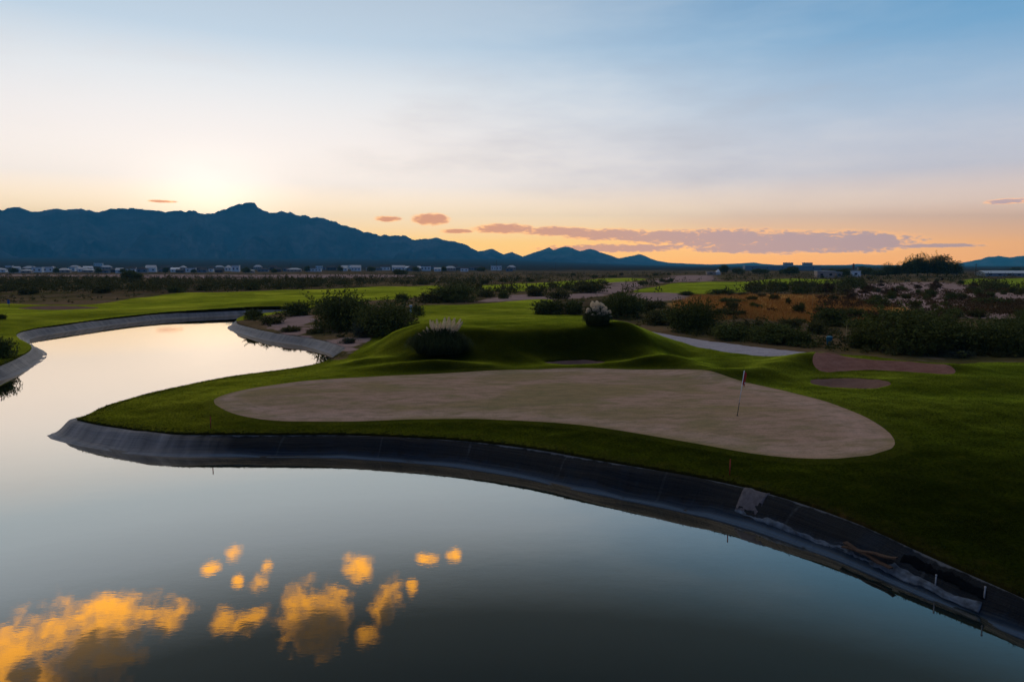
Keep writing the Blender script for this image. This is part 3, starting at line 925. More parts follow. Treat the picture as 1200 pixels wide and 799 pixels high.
# ------------------------------------------------------------------ terrain: one sheet, cut along the zone borders
def build_terrain():
    azs = np.concatenate([np.linspace(-110, -44, 50)[:-1], np.linspace(-44, 44, 861)[:-1], np.linspace(44, 110, 50)])
    r = [6.0]
    while r[-1] < 13000:
        r.append(r[-1] * (1.0085 if r[-1] < 160 else 1.02))
    r = np.array(r)
    A, Rr = np.meshgrid(np.radians(azs), r)
    X = (Rr * np.sin(A)); Y = (Rr * np.cos(A))
    nr, na = X.shape
    x = X.ravel(); y = Y.ravel()
    d = shore_d(x, y)
    idx = np.arange(nr * na).reshape(nr, na)
    Q = np.stack([idx[:-1, :-1], idx[:-1, 1:], idx[1:, 1:], idx[1:, :-1]], -1).reshape(-1, 4)[:, ::-1]
    V = [x, y]
    fields = {
        'bank': lambda x, y: shore_d(x, y) - bank_w(x, y),
        'green': lambda x, y: -sdf_near(GREEN, x, y, 12.0),
        'bm': lambda x, y: -sdf_near(BUNK_M, x, y, 4.0),
        'br': lambda x, y: -sdf_near(BUNK_R, x, y, 4.0),
        'bl': lambda x, y: -sdf_near(BUNK_L, x, y, 20.0),
        'mulch': lambda x, y: -sdf_near(MULCH, x, y, 4.0),
        'path': lambda x, y: -sdf_near(PATH, x, y, 6.0),
        'lawn': lawn_field,
    }
    polys = []           # clipped cells
    groups = {}

    def split(Q, polys, f):
        """f > 0 inside; returns (Qin, Pin, Qout, Pout); appends cut vertices"""
        nonlocal x, y, fv_cache
        fv = f(x, y)
        s = fv[Q] > 0
        a = s.all(1); n = ~s.any(1)
        cut = [list(q) for q in Q[~(a | n)]]
        pin, pout = [], []
        newx, newy = [], []
        base = len(x); ed = {}
        for p in polys + cut:
            sg = [fv[i] > 0 for i in p]
            if all(sg): pin.append(p); continue
            if not any(sg): pout.append(p); continue
            A_, B_ = [], []
            k = len(p)
            for j in range(k):
                i0, i1 = p[j], p[(j + 1) % k]
                (A_ if sg[j] else B_).append(i0)
                if sg[j] != sg[(j + 1) % k]:
                    key = (min(i0, i1), max(i0, i1))
                    if key not in ed:
                        t = fv[i0] / (fv[i0] - fv[i1])
                        t = min(max(t, 0.02), 0.98)
                        ed[key] = base + len(newx)
                        newx.append(x[i0] + (x[i1] - x[i0]) * t); newy.append(y[i0] + (y[i1] - y[i0]) * t)
                    A_.append(ed[key]); B_.append(ed[key])
            if len(A_) > 2: pin.append(A_)
            if len(B_) > 2: pout.append(B_)
        x = np.concatenate([x, newx]); y = np.concatenate([y, newy])
        return Q[a], pin, Q[n], pout, set(ed.values())

    fv_cache = None
    Qr, Pr, _, _, crest_v = split(Q, [], fields['bank'])
    for nm in ('green', 'bm', 'br', 'bl', 'mulch', 'path', 'lawn'):
        Qi, Pi, Qr, Pr, _ = split(Qr, Pr, fields[nm])
        groups[nm] = (Qi, Pi)
    groups['ground'] = (Qr, Pr)
    dd = shore_d(x, y)
    z = land_z(x, y, dd)
    r_ = np.hypot(x, y)
    w_ = 0.02 * r_ + 0.6
    at = {}
    at['lawn'] = np.clip(fields['lawn'](x, y) / (0.010 * r_ + 0.25), -1, 1)
    at['bank'] = np.clip(1.2 - (dd - bank_w(x, y)) / 1.1, -1, 1.2)
    nearest = lambda L, pad: np.max([-sdf_near(p, x, y, pad) for p in L], 0)
    at['dirt'] = np.clip(nearest(DIRTS, 60) / w_, -1, 1)
    at['red'] = np.clip(nearest(REDS, 60) / w_, -1, 1)
    at['dry'] = np.clip(nearest(DRYS, 5) / 0.9, -1, 1)
    at['pale'] = np.clip(-sdf_near(LEFT_GREEN, x, y, 20) / 1.2, -1, 1)
    at['edge'] = np.clip(fields['green'](x, y), -1, 12)
    V3 = np.stack([x, y, z], 1)

    def emit(name, key, mat, skirt=False):
        Qk, Pk = groups[key]
        used = np.zeros(len(x), bool)
        used[Qk.ravel()] = True
        for p in Pk: used[p] = True
        rem = np.cumsum(used) - 1
        Vk = V3[used]; ak = {k: v[used] for k, v in at.items()}
        Fk = rem[Qk]; Pk2 = [[int(rem[i]) for i in p] for p in Pk]
        if skirt:      # turf lip standing on the liner
            ex = []; vmap = {}
            nb = len(Vk); extra = []
            src = []
            for p in Pk:
                k = len(p)
                for j in range(k):
                    i0, i1 = p[j], p[(j + 1) % k]
                    if i0 in crest_v and i1 in crest_v:
                        for i in (i0, i1):
                            if i not in vmap:
                                vmap[i] = nb + len(extra)
                                extra.append((x[i], y[i], z[i] - 0.22)); src.append(i)
                        ex.append([int(rem[i1]), int(rem[i0]), vmap[i0], vmap[i1]])
            if extra:
                Vk = np.concatenate([Vk, np.array(extra)])
                ak = {k: np.concatenate([v, at[k][src]]) for k, v in ak.items()}
                Pk2 += ex
        me = mesh_np(name, Vk, Fk, Pk2, True, [mat], ak)
        return link(name, me, kind='structure')

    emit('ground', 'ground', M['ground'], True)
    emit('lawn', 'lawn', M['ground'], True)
    emit('putting_green', 'green', M['green'])
    emit('bunker', 'bm', M['sand_dark'])
    emit('bunker', 'br', M['sand'])
    emit('bunker', 'bl', M['sand'])
    emit('gravel_ridge', 'mulch', M['mulch'])
    emit('cart_path', 'path', M['path'])


def lawn_field(x, y):
    f = np.full(np.shape(x), -80.0)
    for p, pad in ((LAWN_MAIN, 30), (F1, 60), (F2, 30), (F2B, 60), (F3, 60), (F4, 60), (F5, 60), (F6, 60)):
        f = np.maximum(f, -sdf_near(p, x, y, pad))
    return f


build_terrain()


# ------------------------------------------------------------------ water and liner
def build_pond():
    t = np.linspace(0, 2 * np.pi, 96, endpoint=False)
    V = [(-30 + 190 * math.cos(a), 20 + 190 * math.sin(a), 0.0) for a in t]
    # keep the sheet inside the banks: land lies above it everywhere else
    me = mesh_np('water', np.array(V), polys=[list(range(96))], mats=[M['water']])
    link('water', me, kind='structure')
    S = SHORE
    n = len(S)
    tg = np.roll(S, -1, 0) - np.roll(S, 1, 0)
    for _ in range(4):
        tg = (np.roll(tg, 1, 0) + tg * 2 + np.roll(tg, -1, 0)) / 4
    tg /= np.linalg.norm(tg, axis=1)[:, None]
    out = np.stack([tg[:, 1], -tg[:, 0]], 1)      # away from the water
    us = np.array([-0.45, -0.2, -0.05, 0.0, 0.05, 0.12, 0.2, 0.28, 0.36, 0.44, 0.52, 0.6, 0.7, 0.8, 0.9, 1.0, 1.12, 1.3])
    arc = np.concatenate([[0], np.cumsum(np.linalg.norm(np.diff(S, axis=0), axis=1))])
    V = []; UV = []
    for u in us:
        w = bank_w(S[:, 0], S[:, 1])
        for k in range(3):
            pt = S + out * (u * w)[:, None]
            w = bank_w(pt[:, 0], pt[:, 1])
        pt = S + out * (u * w)[:, None]
        prof = 0.22 * np.clip(u, -1, 1) + 0.78 * ss(u, 0.24, 0.95) if u >= 0 else 1.2 * u
        lump = 0.07 * fbm(arc / 1.1, np.full(n, u * 1.2), 3, 61) * (0 < u < 1) * math.sin(math.pi * min(max(u, 0), 1))
        sag = 0.10 * fbm(arc / 4.0, np.full(n, u * 2.0), 2, 71) * (0.15 < u < 0.95)
        z = 0.62 * w * prof + lump + sag * 0.7 - (0.02 if u >= 1 else 0)
        V.append(np.column_stack([pt, z])); UV.append(np.column_stack([arc, np.full(n, u)]))
    V = np.concatenate(V); UV = np.concatenate(UV)
    m = len(us)
    idx = np.arange(m * n).reshape(m, n)
    F = np.stack([idx[:-1, :-1], idx[:-1, 1:], idx[1:, 1:], idx[1:, :-1]], -1).reshape(-1, 4)[:, ::-1]
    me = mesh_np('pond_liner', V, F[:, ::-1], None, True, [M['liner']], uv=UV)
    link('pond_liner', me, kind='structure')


build_pond()


# ------------------------------------------------------------------ mountains
def px_dir(px, py):
    xc, yc = (px - 600) / 800, -(py - 399.5) / 800
    return np.array([xc, math.cos(PITCH) + yc * math.sin(PITCH), -math.sin(PITCH) + yc * math.cos(PITCH)])


def mountains(name, prof, dist, front, back, base_z, seed, rough=1.0, step=0.04):
    pts = []
    for px, py in prof:
        d = px_dir(px, py)
        pts.append((math.degrees(math.atan2(d[0], d[1])), d[2] / math.hypot(d[0], d[1])))
    pts = np.array(pts)
    az = np.arange(pts[0, 0], pts[-1, 0], step)
    tanE = np.interp(az, pts[:, 0], pts[:, 1])
    a = np.radians(az)
    u = np.concatenate([np.linspace(0, 1, 70), 1 + np.linspace(0, 1, 26)[1:]])
    V = []
    s = a * dist
    dcrest = dist * (1 + 0.05 * fbm(s / 2600, s * 0, 3, seed + 3))
    crest_z = CAM_H + dcrest * tanE
    crest_z = crest_z + 15 * rough * fbm(s / 130, s * 0, 5, seed + 9, 0.62) * ss(crest_z, base_z, base_z + 300)
    warp = 300 * fbm(s / 1500, s * 0 + 4, 3, seed + 5)
    for k in u:
        if k <= 1:
            r = dcrest - front * (1 - k)
            p = 0.22 * k ** 1.1 + 0.78 * k ** 2.1
        else:
            r = dcrest + back * (k - 1)
            p = (1 - ss(k - 1, 0, 1)) * 0.9 + 0.1 * (2 - k)
        env = math.sin(math.pi * min(k, 1)) ** 0.8 if k < 1 else 0.0
        lat = s + warp * (1 - k) * 0.8
        rid = 1 - 2 * np.abs(fbm(lat / 620, k * 1.3 + s * 0, 4, seed))
        rid2 = 1 - 2 * np.abs(fbm(lat / 230 + 5, k * 2.0 + s * 0, 3, seed + 1))
        z = base_z + (crest_z - base_z) * np.clip(p + env * (0.24 * rid + 0.10 * rid2 - 0.08), 0, 1.2)
        if k <= 1:
            z = np.minimum(z, CAM_H + r * ((crest_z - CAM_H) / dcrest) * (0.35 + 0.65 * k) + 0.5)
        V.append(np.column_stack([r * np.sin(a), r * np.cos(a), z]))
    n = len(az); m = len(u)
    V = np.concatenate(V)
    idx = np.arange(m * n).reshape(m, n)
    F = np.stack([idx[:-1, :-1], idx[:-1, 1:], idx[1:, 1:], idx[1:, :-1]], -1).reshape(-1, 4)
    me = mesh_np(name, V, F[:, ::-1], None, True, [M['rock']])
    return link(name, me, kind='structure')


main_prof = [(-700, 300), (-520, 275), (-380, 262), (-240, 250), (-140, 247), (-80, 250), (-40, 245), (0, 243), (28, 246), (40, 249.5), (60, 246), (80, 244.5), (100, 246), (110, 248.5), (122, 249), (140, 244.5), (160, 245.5),
             (185, 247), (205, 246.5), (222, 247), (238, 251.5), (250, 250), (262, 245.5), (275, 241), (290, 238.3), (299, 238.8), (303, 244), (310, 247), (320, 248.5), (340, 250), (350, 252),
             (365, 256.5), (380, 256), (395, 260), (410, 265), (422, 269), (440, 274), (455, 276.5), (475, 277.5), (490, 281), (498, 281.5), (512, 278.5), (530, 283), (545, 287), (557, 294),
             (568, 300), (590, 305), (620, 309), (660, 313)]
mid_prof = [(520, 312), (545, 303), (557, 295), (563, 293.5), (577, 292), (590, 298), (600, 296), (612.5, 301), (625, 296), (644, 290.3), (648, 293.5), (655, 291), (662.6, 288.8), (672, 291), (680, 294.4), (690, 292),
            (697, 292.5), (703, 295.2), (725, 302.4), (735, 305), (760, 308), (790, 310), (830, 312), (860, 314)]
far_prof = [(660, 312), (715, 306), (728, 302.5), (733, 301.3), (742, 299.5), (750, 298), (757, 300), (763, 303), (770, 305.5), (785, 308), (830, 310), (850, 309.4), (868, 308.7), (883, 307.6), (893, 309), (910, 310.5),
            (990, 310.6), (1005, 309.3), (1025, 310.5), (1060, 311), (1110, 310.5), (1122, 309), (1140, 305.5), (1150, 303.5), (1158, 300.5), (1165, 301), (1170, 299.6), (1183, 302), (1192, 300.4), (1200, 299.5), (1230, 298), (1290, 300), (1400, 305), (1600, 312)]
mountains('mountain_range', main_prof, 8200, 2600, 2200, 4, 100)
mountains('hills', mid_prof, 9600, 2400, 1600, 10, 200, 0.5)
mountains('far_hills', far_prof, 11200, 2200, 1400, 5, 300, 0.5, 0.03)

# ------------------------------------------------------------------ haze
hz = MB().box((0, HAZE_END / 2 - 400, (HAZE_TOP - 2.3) / 2), (30000, HAZE_END + 800, HAZE_TOP + 2.3))
hm, hb, hout = new_mat('evening_haze')
vol = hb.n('ShaderNodeVolumePrincipled')
vol.inputs['Color'].default_value = (0.08, 0.58, 1.0, 1)
vol.inputs['Density'].default_value = HAZE_D
vol.inputs['Anisotropy'].default_value = 0.0
hm.node_tree.links.new(vol.outputs[0], hout.inputs['Volume'])
hz.build('haze', hm, kind='stuff')



# ------------------------------------------------------------------ vegetation
def unit(v):
    return v / (np.linalg.norm(v, axis=-1, keepdims=True) + 1e-9)


def leaf_quads(C, size, seed, up=0.25, aspect=0.5):
    """small leaf-shaped faces at the points C"""
    g = np.random.default_rng(seed)
    n = len(C)
    nrm = unit(g.normal(size=(n, 3)) + np.array([0, 0, up]))
    t = unit(np.cross(nrm, g.normal(size=(n, 3))))
    b = np.cross(nrm, t)
    sz = size * g.uniform(0.6, 1.4, (n, 1))
    V = np.stack([C - t * sz, C + b * sz * aspect, C + t * sz, C - b * sz * aspect], 1).reshape(-1, 3)
    return V, np.arange(n * 4).reshape(n, 4)


def crown_points(seed, n, rx=0.5, rz=0.9, lobes=12, wisps=0.25, base=0.02):
    """points through an uneven dome made of lobes with sprays sticking out"""
    g = np.random.default_rng(seed)
    L = []
    for i in range(lobes):
        a = g.uniform(0, 2 * np.pi); rr = rx * 0.72 * math.sqrt(g.uniform(0, 1))
        h = rz * (0.30 + 0.42 * g.uniform() * (1 - (rr / rx) ** 2) + 0.1 * g.uniform())
        L.append((rr * math.cos(a), rr * math.sin(a), h, g.uniform(0.15, 0.30) * (0.6 + 0.6 * rx / 0.5)))
    L = np.array(L)
    k = g.integers(0, lobes, n)
    d = unit(g.normal(size=(n, 3)))
    r = g.uniform(0.35, 1.0, (n, 1)) ** 0.6
    C = L[k, :3] + d * r * L[k, 3:4] * np.array([1, 1, 0.85])
    # sprays
    ns = max(6, int(n * wisps / 22))
    j = g.integers(0, lobes, ns)
    dd = unit(g.normal(size=(ns, 3)) * np.array([1, 1, 0.6]) + np.array([0, 0, 0.55]))
    ln = g.uniform(0.12, 0.34, ns)
    st = L[j, :3] + dd * L[j, 3:4] * 0.7
    tt = g.uniform(0, 1, (ns, 22, 1))
    W = st[:, None, :] + dd[:, None, :] * tt * ln[:, None, None] + g.normal(size=(ns, 22, 3)) * 0.014
    # skirt of low growth
    m = n // 6
    a = g.uniform(0, 2 * np.pi, m); q = rx * np.sqrt(g.uniform(0.1, 1, m)) * 0.95
    K = np.stack([q * np.cos(a), q * np.sin(a), g.uniform(base, rz * 0.35, m)], 1)
    C = np.concatenate([C, W.reshape(-1, 3), K])
    C[:, 2] = np.maximum(C[:, 2], base)
    return C


def stems_mb(seed, n=7, h=0.55, r=0.02, spread=0.3):
    g = random.Random(seed)
    mb = MB()
    for i in range(n):
        a = g.uniform(0, 6.28)
        tip = Vector((math.cos(a) * spread * g.uniform(0.4, 1), math.sin(a) * spread * g.uniform(0.4, 1), h * g.uniform(0.7, 1.1)))
        mid = tip * 0.5 + Vector((g.uniform(-.05, .05), g.uniform(-.05, .05), 0.03))
        mb.tube([(0, 0, -0.04), mid * 0.5, mid, tip], [r, r * 0.8, r * 0.55, r * 0.2], 5)
    return mb


CROWNS = {}


def crown_mesh(kind, mat, seed, n, leaf, rx, rz, lobes, wisps):
    C = crown_points(seed, n, rx, rz, lobes, wisps)
    V, F = leaf_quads(C, leaf, seed)
    return mesh_np(kind, V, F, None, False, [mat])


BIG = [crown_mesh('foliage', M['mesquite'], 100 + i, 9000, 0.019, 0.5, 0.62, 13 + i, 0.45) for i in range(3)]
MED = [crown_mesh('foliage', M['mesquite'], 200 + i, 3000, 0.032, 0.5, 0.6, 9 + i, 0.4) for i in range(3)]
CREO = [crown_mesh('foliage', M['creosote'], 300 + i, 1500, 0.042, 0.5, 0.62, 8, 0.6) for i in range(3)]
GREY = [crown_mesh('foliage', M['greygreen'], 400 + i, 1800, 0.036, 0.5, 0.75, 8, 0.2) for i in range(2)]
DRY = [crown_mesh('foliage', M['dryleaf'], 500 + i, 1000, 0.05, 0.5, 0.6, 7, 0.7) for i in range(2)]
STEM = [mesh_np('stems', np.array(mb.V), polys=mb.P, smooth=True, mats=[M['bark']]) for mb in (stems_mb(1, 8), stems_mb(2, 7), stems_mb(3, 9))]


def gz(x, y):
    return float(land_z(np.array([x]), np.array([y]))[0])


RAY_T = np.geomspace(9.0, 9000.0, 2600)


def at_px(px, py, z0=1.7):
    """ground point seen at a photo pixel: first crossing of the line of sight with the land"""
    d = px_dir(px, py)
    x, y, z = d[0] * RAY_T, d[1] * RAY_T, CAM_H + d[2] * RAY_T
    f = z - land_z(x, y)
    k = np.nonzero((f[1:] <= 0) & (shore_d(x[1:], y[1:]) > 0.3))[0]
    i = int(k[0]) if len(k) else len(RAY_T) - 2
    a = f[i] / (f[i] - f[i + 1] + 1e-9)
    a = min(max(a, 0.0), 1.0)
    xx = x[i] + (x[i + 1] - x[i]) * a; yy = y[i] + (y[i + 1] - y[i]) * a
    return xx, yy, gz(xx, yy)


NPL = [0]


def shrub(px, py, wpx, hpx, kind, label, name='shrub', cat='shrub', group=None, z0=1.7, depth=0.9):
    x, y, z = at_px(px, py, z0)
    k = y / 800.0
    w = wpx * k; h = hpx * k
    bank_ = {'big': BIG, 'med': MED, 'creo': CREO, 'grey': GREY, 'dry': DRY}[kind]
    NPL[0] += 1
    i = NPL[0]
    t = empty(name, (x, y, z - 0.03), (i * 2.399) % 6.28, label, cat, group)
    rz = {'big': 0.80, 'med': 0.80, 'creo': 0.85, 'grey': 0.9, 'dry': 0.85}[kind]
    t.scale = (w / 1.12, w * depth / 1.12, h / rz)
    link('stems', STEM[i % 3], t)
    link('foliage', bank_[i % len(bank_)], t)
    return t


sh = shrub
# left spit
sh(398, 386, 82, 52, 'big', 'tallest dark mesquite on the gravel spit beside the pond inlet', 'mesquite', z0=1.4)
sh(447, 391, 92, 44, 'big', 'broad dark mesquite between the tall spit mesquite and the grassy mound', 'mesquite', z0=1.4)
sh(425, 395, 26, 21, 'grey', 'small rounded grey green bush in front of the broad dark mesquite', z0=1.4)
sh(346, 370, 36, 21, 'med', 'dark upright bush on the spit just left of the tallest mesquite', z0=1.4)
sh(297, 374, 28, 15, 'med', 'dark bush at the tip of the gravel spit', z0=1.3)
sh(318, 379, 30, 12, 'creo', 'low olive bush behind the spit liner beside the bush at its tip', z0=1.3)
sh(338, 388, 34, 7, 'creo', 'low green weeds along the top of the spit liner', 'weed_clump', 'weeds', z0=1.3)
sh(370, 390, 24, 7, 'creo', 'dark low weeds at the foot of the tallest mesquite', 'weed_clump', 'weeds', z0=1.3)
sh(405, 402, 26, 9, 'grey', 'pale green weeds by the inlet end below the grey bush', 'weed_clump', 'weeds', z0=1.3)
sh(472, 354, 24, 13, 'med', 'small round dark bush on the fairway edge behind the pale marker post')
sh(490, 369, 18, 15, 'med', 'small rounded green bush right beside the pale marker post')
sh(532, 354, 62, 24, 'big', 'wide dark bush at the fairway edge behind the mound', 'mesquite')
sh(505, 355, 36, 14, 'creo', 'low olive bush at the left end of the wide fairway bush')
sh(569, 348, 22, 11, 'creo', 'brownish olive bush just right of the wide fairway bush')
sh(590, 350, 17, 11, 'med', 'small round dark bush alone at the edge of the middle fairway')
sh(4, 419, 34, 32, 'med', 'dark bush on the left bank at the edge of the picture', z0=1.2)
sh(1, 374, 14, 8, 'med', 'small dark bush beside the far left practice green')
# behind the mound
sh(645, 368, 46, 20, 'med', 'dark bush hugging the back of the mound left of the pampas tuft', z0=1.7)
sh(672, 368, 34, 21, 'med', 'dark green bush touching the rounded pampas tuft', z0=1.7)
sh(727, 372, 60, 34, 'big', 'large dark mesquite behind the rounded pampas tuft', 'mesquite', z0=1.7)
sh(690, 343, 46, 17, 'creo', 'wide olive bush on the pale dirt behind the mound')
sh(628, 347, 26, 12, 'creo', 'olive bush left of the dirt track behind the mound')
sh(655, 350, 30, 12, 'creo', 'low bush at the front edge of the dirt track')
sh(805, 346, 22, 6, 'med', 'low dark hedge bush in front of the bright middle fairway')
sh(843, 345, 38, 8, 'med', 'long low dark bush along the near edge of the bright fairway')
# right of the path
sh(812, 390, 62, 44, 'big', 'large round mesquite beside the cart path right of the mound', 'mesquite')
sh(770, 380, 44, 22, 'creo', 'loose olive bush left of the round mesquite by the path')
sh(755, 366, 34, 18, 'creo', 'pale olive bush behind the path bend')
sh(862, 398, 60, 24, 'med', 'dark spreading bush along the cart path right of the round mesquite')
sh(905, 402, 58, 28, 'med', 'dark bush along the cart path left of the blue bin')
sh(940, 406, 44, 26, 'med', 'dark bush by the cart path end just left of the blue bin')
sh(885, 390, 70, 18, 'creo', 'low olive thicket behind the path bushes')
sh(972, 381, 54, 24, 'med', 'olive green bush on the dry red field above the blue bin')
sh(1003, 374, 26, 17, 'med', 'small dark bush right of the olive bush on the red field')
sh(1066, 412, 118, 62, 'big', 'largest dark mesquite behind the gravel ridge on the right', 'mesquite')
sh(1013, 408, 40, 26, 'med', 'dark bush at the left foot of the largest right mesquite')
sh(1122, 413, 60, 40, 'big', 'dark mesquite just right of the largest right mesquite', 'mesquite')
sh(1165, 414, 80, 44, 'big', 'broad dark mesquite near the right picture edge behind the lawn', 'mesquite')
sh(1205, 414, 60, 52, 'big', 'dark mesquite cut by the right picture edge', 'mesquite')
sh(1117, 418, 40, 12, 'grey', 'low green weeds at the lawn edge right of the gravel ridge', 'weed_clump', 'weeds')
sh(1160, 417, 36, 10, 'creo', 'olive weeds at the lawn edge below the broad right mesquite', 'weed_clump', 'weeds')
sh(1117, 371, 30, 12, 'med', 'low dark bush left of the pale dirt patch on the right')
sh(1160, 357, 42, 11, 'med', 'dark flat bush between the two pale dirt patches on the right')
sh(1162, 341, 24, 13, 'med', 'round dark bush at the corner of the far right fairway')
sh(1089, 348, 18, 11, 'med', 'dark bush on the pale dirt below the tall tree clump')
sh(1113, 352, 17, 12, 'med', 'dark rounded bush alone on bare pale dirt')
sh(885, 341, 26, 14, 'creo', 'olive bush at the right end of the bright middle fairway')
sh(912, 341, 28, 13, 'med', 'dark bush right of the olive bush between two far fairways')
sh(936, 345, 22, 12, 'med', 'green bush at the top of the red field')
sh(968, 343, 24, 14, 'dry', 'brown dry bush at the top right of the red field')
sh(995, 337, 30, 14, 'med', 'dark bush in front of the tower house')
sh(860, 356, 36, 9, 'med', 'flat dark bush at the upper left of the red field')
sh(888, 361, 20, 6, 'med', 'little dark bush inside the red field')
sh(905, 365, 15, 6, 'dry', 'little brown bush in the middle of the red field')
sh(940, 378, 14, 6, 'med', 'tiny dark bush in front of the olive bush on the red field')
sh(850, 371, 40, 13, 'creo', 'olive bush behind the round mesquite by the path')
sh(1030, 360, 32, 14, 'med', 'olive bush left of the pale stony dirt on the right')
sh(1130, 392, 40, 14, 'creo', 'loose olive bush above the dark mesquite on the right')
sh(1185, 385, 50, 18, 'med', 'dark bush below the pale dirt patch near the right edge')

# individual brush of the desert beyond, nearest first
def in_any(polys, x, y, m=0.0):
    return any(float(sdf(p, np.array([x]), np.array([y]))[0]) < m for p in polys)


LAWNS = [LAWN_MAIN, F1, F2, F2B, F3, F4, F5, F6]
g = random.Random(5)
placed = [(o.location.x, o.location.y) for o in col.objects if o.get('category') in ('shrub', 'weeds')]
PATHX = np.asarray(PATH)


def scatter(n, box, kinds, wr, hr, label, group, name, lim=2.0, force=None):
    k = 0; tries = 0
    while k < n and tries < n * 40:
        tries += 1
        px = g.uniform(box[0], box[2]); py = box[1] + (box[3] - box[1]) * g.random()
        x, y = P(px, py, 1.8)
        if in_any(LAWNS, x, y, 1.0) or in_any([PATHX, MULCH], x, y, 0.8) or float(shore_d(np.array([x]), np.array([y]))[0]) < 2.5:
            continue
        w = g.uniform(*wr) * g.uniform(0.7, 1.3)
        if any((x - a) ** 2 + (y - b) ** 2 < (lim + w * 0.4) ** 2 for a, b in placed):
            continue
        placed.append((x, y))
        kind = g.choice(kinds)
        kk = 800.0 / y
        t = shrub(px, py, w * kk, g.uniform(*hr) * kk, kind, label[kind] if isinstance(label, dict) else label, name, 'shrub', group)
        k += 1


scatter(46, (640, 345, 1240, 400), ['creo', 'creo', 'med'], (1.4, 3.0), (0.8, 1.7),
        {'creo': 'loose olive creosote bush scattered over the dry field right of the path', 'med': 'compact dark bush scattered over the dry field right of the path'},
        'brush on the dry field', 'desert_bush')
scatter(60, (985, 326, 1240, 352), ['creo', 'med', 'dry', 'dry'], (1.8, 3.6), (1.0, 2.0),
        {'creo': 'olive creosote bush among the pale dirt near the far tree clump', 'med': 'dark bush among the pale dirt near the far tree clump', 'dry': 'brown leafless bush among the pale dirt near the far tree clump'},
        'brush on the pale dirt', 'desert_bush')
scatter(70, (-60, 330, 540, 345), ['med', 'creo', 'creo'], (2.5, 5.5), (1.4, 2.6),
        {'creo': 'olive brush in the dark belt beyond the left fairway', 'med': 'dark brush in the belt beyond the left fairway'},
        'brush belt beyond the left fairway', 'desert_bush', 2.0)
scatter(36, (540, 322, 1000, 340), ['med', 'creo'], (2.5, 5.0), (1.4, 2.4),
        {'creo': 'olive brush between the distant fairways', 'med': 'dark brush between the distant fairways'},
        'brush between the far fairways', 'desert_bush')


def mass(name, pts, leaf, mat, n_leaf, size, seed, label=None, hgt=0.6):
    """uncountable cover: many small clumps in one mesh"""
    gg = np.random.default_rng(seed)
    pts = np.asarray(pts)
    s = size * gg.uniform(0.6, 1.5, len(pts))
    base = crown_points(seed, n_leaf, 0.5, hgt, 6, 0.5)
    VV = []
    for i in range(len(pts)):
        C = base[gg.integers(0, len(base), n_leaf)]
        a = gg.uniform(0, 6.28); co, si = math.cos(a), math.sin(a)
        C = np.stack([C[:, 0] * co - C[:, 1] * si, C[:, 0] * si + C[:, 1] * co, C[:, 2]], 1) * s[i]
        VV.append(C + pts[i])
    C = np.concatenate(VV)
    V, F = leaf_quads(C, leaf, seed, 0.2, 0.55)
    return link(name, mesh_np(name, V, F, None, False, [mat]), kind='stuff')


def spread(n, box, seed, keep):
    gg = np.random.default_rng(seed)
    out = []
    while len(out) < n:
        m = n * 3
        px = gg.uniform(box[0], box[2], m); py = gg.uniform(box[1], box[3], m)
        xy = np.array([P(a, b, 1.8) for a, b in zip(px, py)])
        ok = keep(xy[:, 0], xy[:, 1])
        xy = xy[ok]
        z = land_z(xy[:, 0], xy[:, 1])
        out += [tuple(v) for v in np.column_stack([xy, z - 0.05])]
        if len(xy) < 5: break
    return out[:n]


def off_lawn(x, y):
    k = (lawn_field(x, y) < -1.0) & (shore_d(x, y) > 3) & (-sdf_near(PATH, x, y, 6) < -1.5) & (-sdf_near(MULCH, x, y, 4) < -0.5)
    dirt = np.max([-sdf_near(p, x, y, 40) for p in DIRTS], 0)
    return k & (dirt < 0.5)



def on_dry(x, y):
    gg = np.random.default_rng(77)
    k = (lawn_field(x, y) < -1.0) & (shore_d(x, y) > 3) & (-sdf_near(PATH, x, y, 6) < -1.5) & (-sdf_near(MULCH, x, y, 4) < -0.5)
    return k & (vnoise(x / 9, y / 9, 55) > -0.1)


mass('scattered_scrub', spread(1300, (960, 329, 1260, 372), 37, on_dry), 0.13, M['dryleaf'], 50, 1.5, 37)
mass('desert_brush', spread(2600, (-150, 321.5, 1350, 343), 31, off_lawn), 0.22, M['creosote'], 60, 3.2, 31)
mass('low_scrub', spread(800, (-60, 343, 1280, 410), 33, lambda x, y: off_lawn(x, y) & (np.max([-sdf_near(p, x, y, 40) for p in REDS], 0) < -1)), 0.10, M['creosote'], 60, 1.0, 33)


def in_red(x, y):
    return off_lawn(x, y) & (np.max([-sdf_near(p, x, y, 40) for p in REDS], 0) > -2)


def blades(name, pts, mat, h, w, per, spr, seed, lean=0.5):
    gg = np.random.default_rng(seed)
    B = np.repeat(np.asarray(pts), per, 0)
    n = len(B)
    B = B + np.column_stack([gg.normal(0, spr, n), gg.normal(0, spr, n), np.full(n, -0.02)])
    a = gg.uniform(0, 2 * np.pi, n)
    d = np.column_stack([np.cos(a), np.sin(a), np.zeros(n)])
    q = np.column_stack([-d[:, 1], d[:, 0], np.zeros(n)])
    hh = (h * gg.uniform(0.5, 1.3, n))[:, None]; ww = (w * gg.uniform(0.7, 1.3, n))[:, None]
    ln = (lean * gg.uniform(0.1, 1.0, n))[:, None]
    up = np.array([0, 0, 1.0])
    m = B + d * hh * ln * 0.35 + up * hh * 0.6
    t = B + d * hh * ln + up * hh
    V = np.stack([B - q * ww, B + q * ww, m + q * ww * 0.7, t, m - q * ww * 0.7], 1).reshape(-1, 3)
    F = np.arange(n * 5).reshape(n, 5)
    return link(name, mesh_np(name, V, F, None, False, [mat]), kind='stuff')


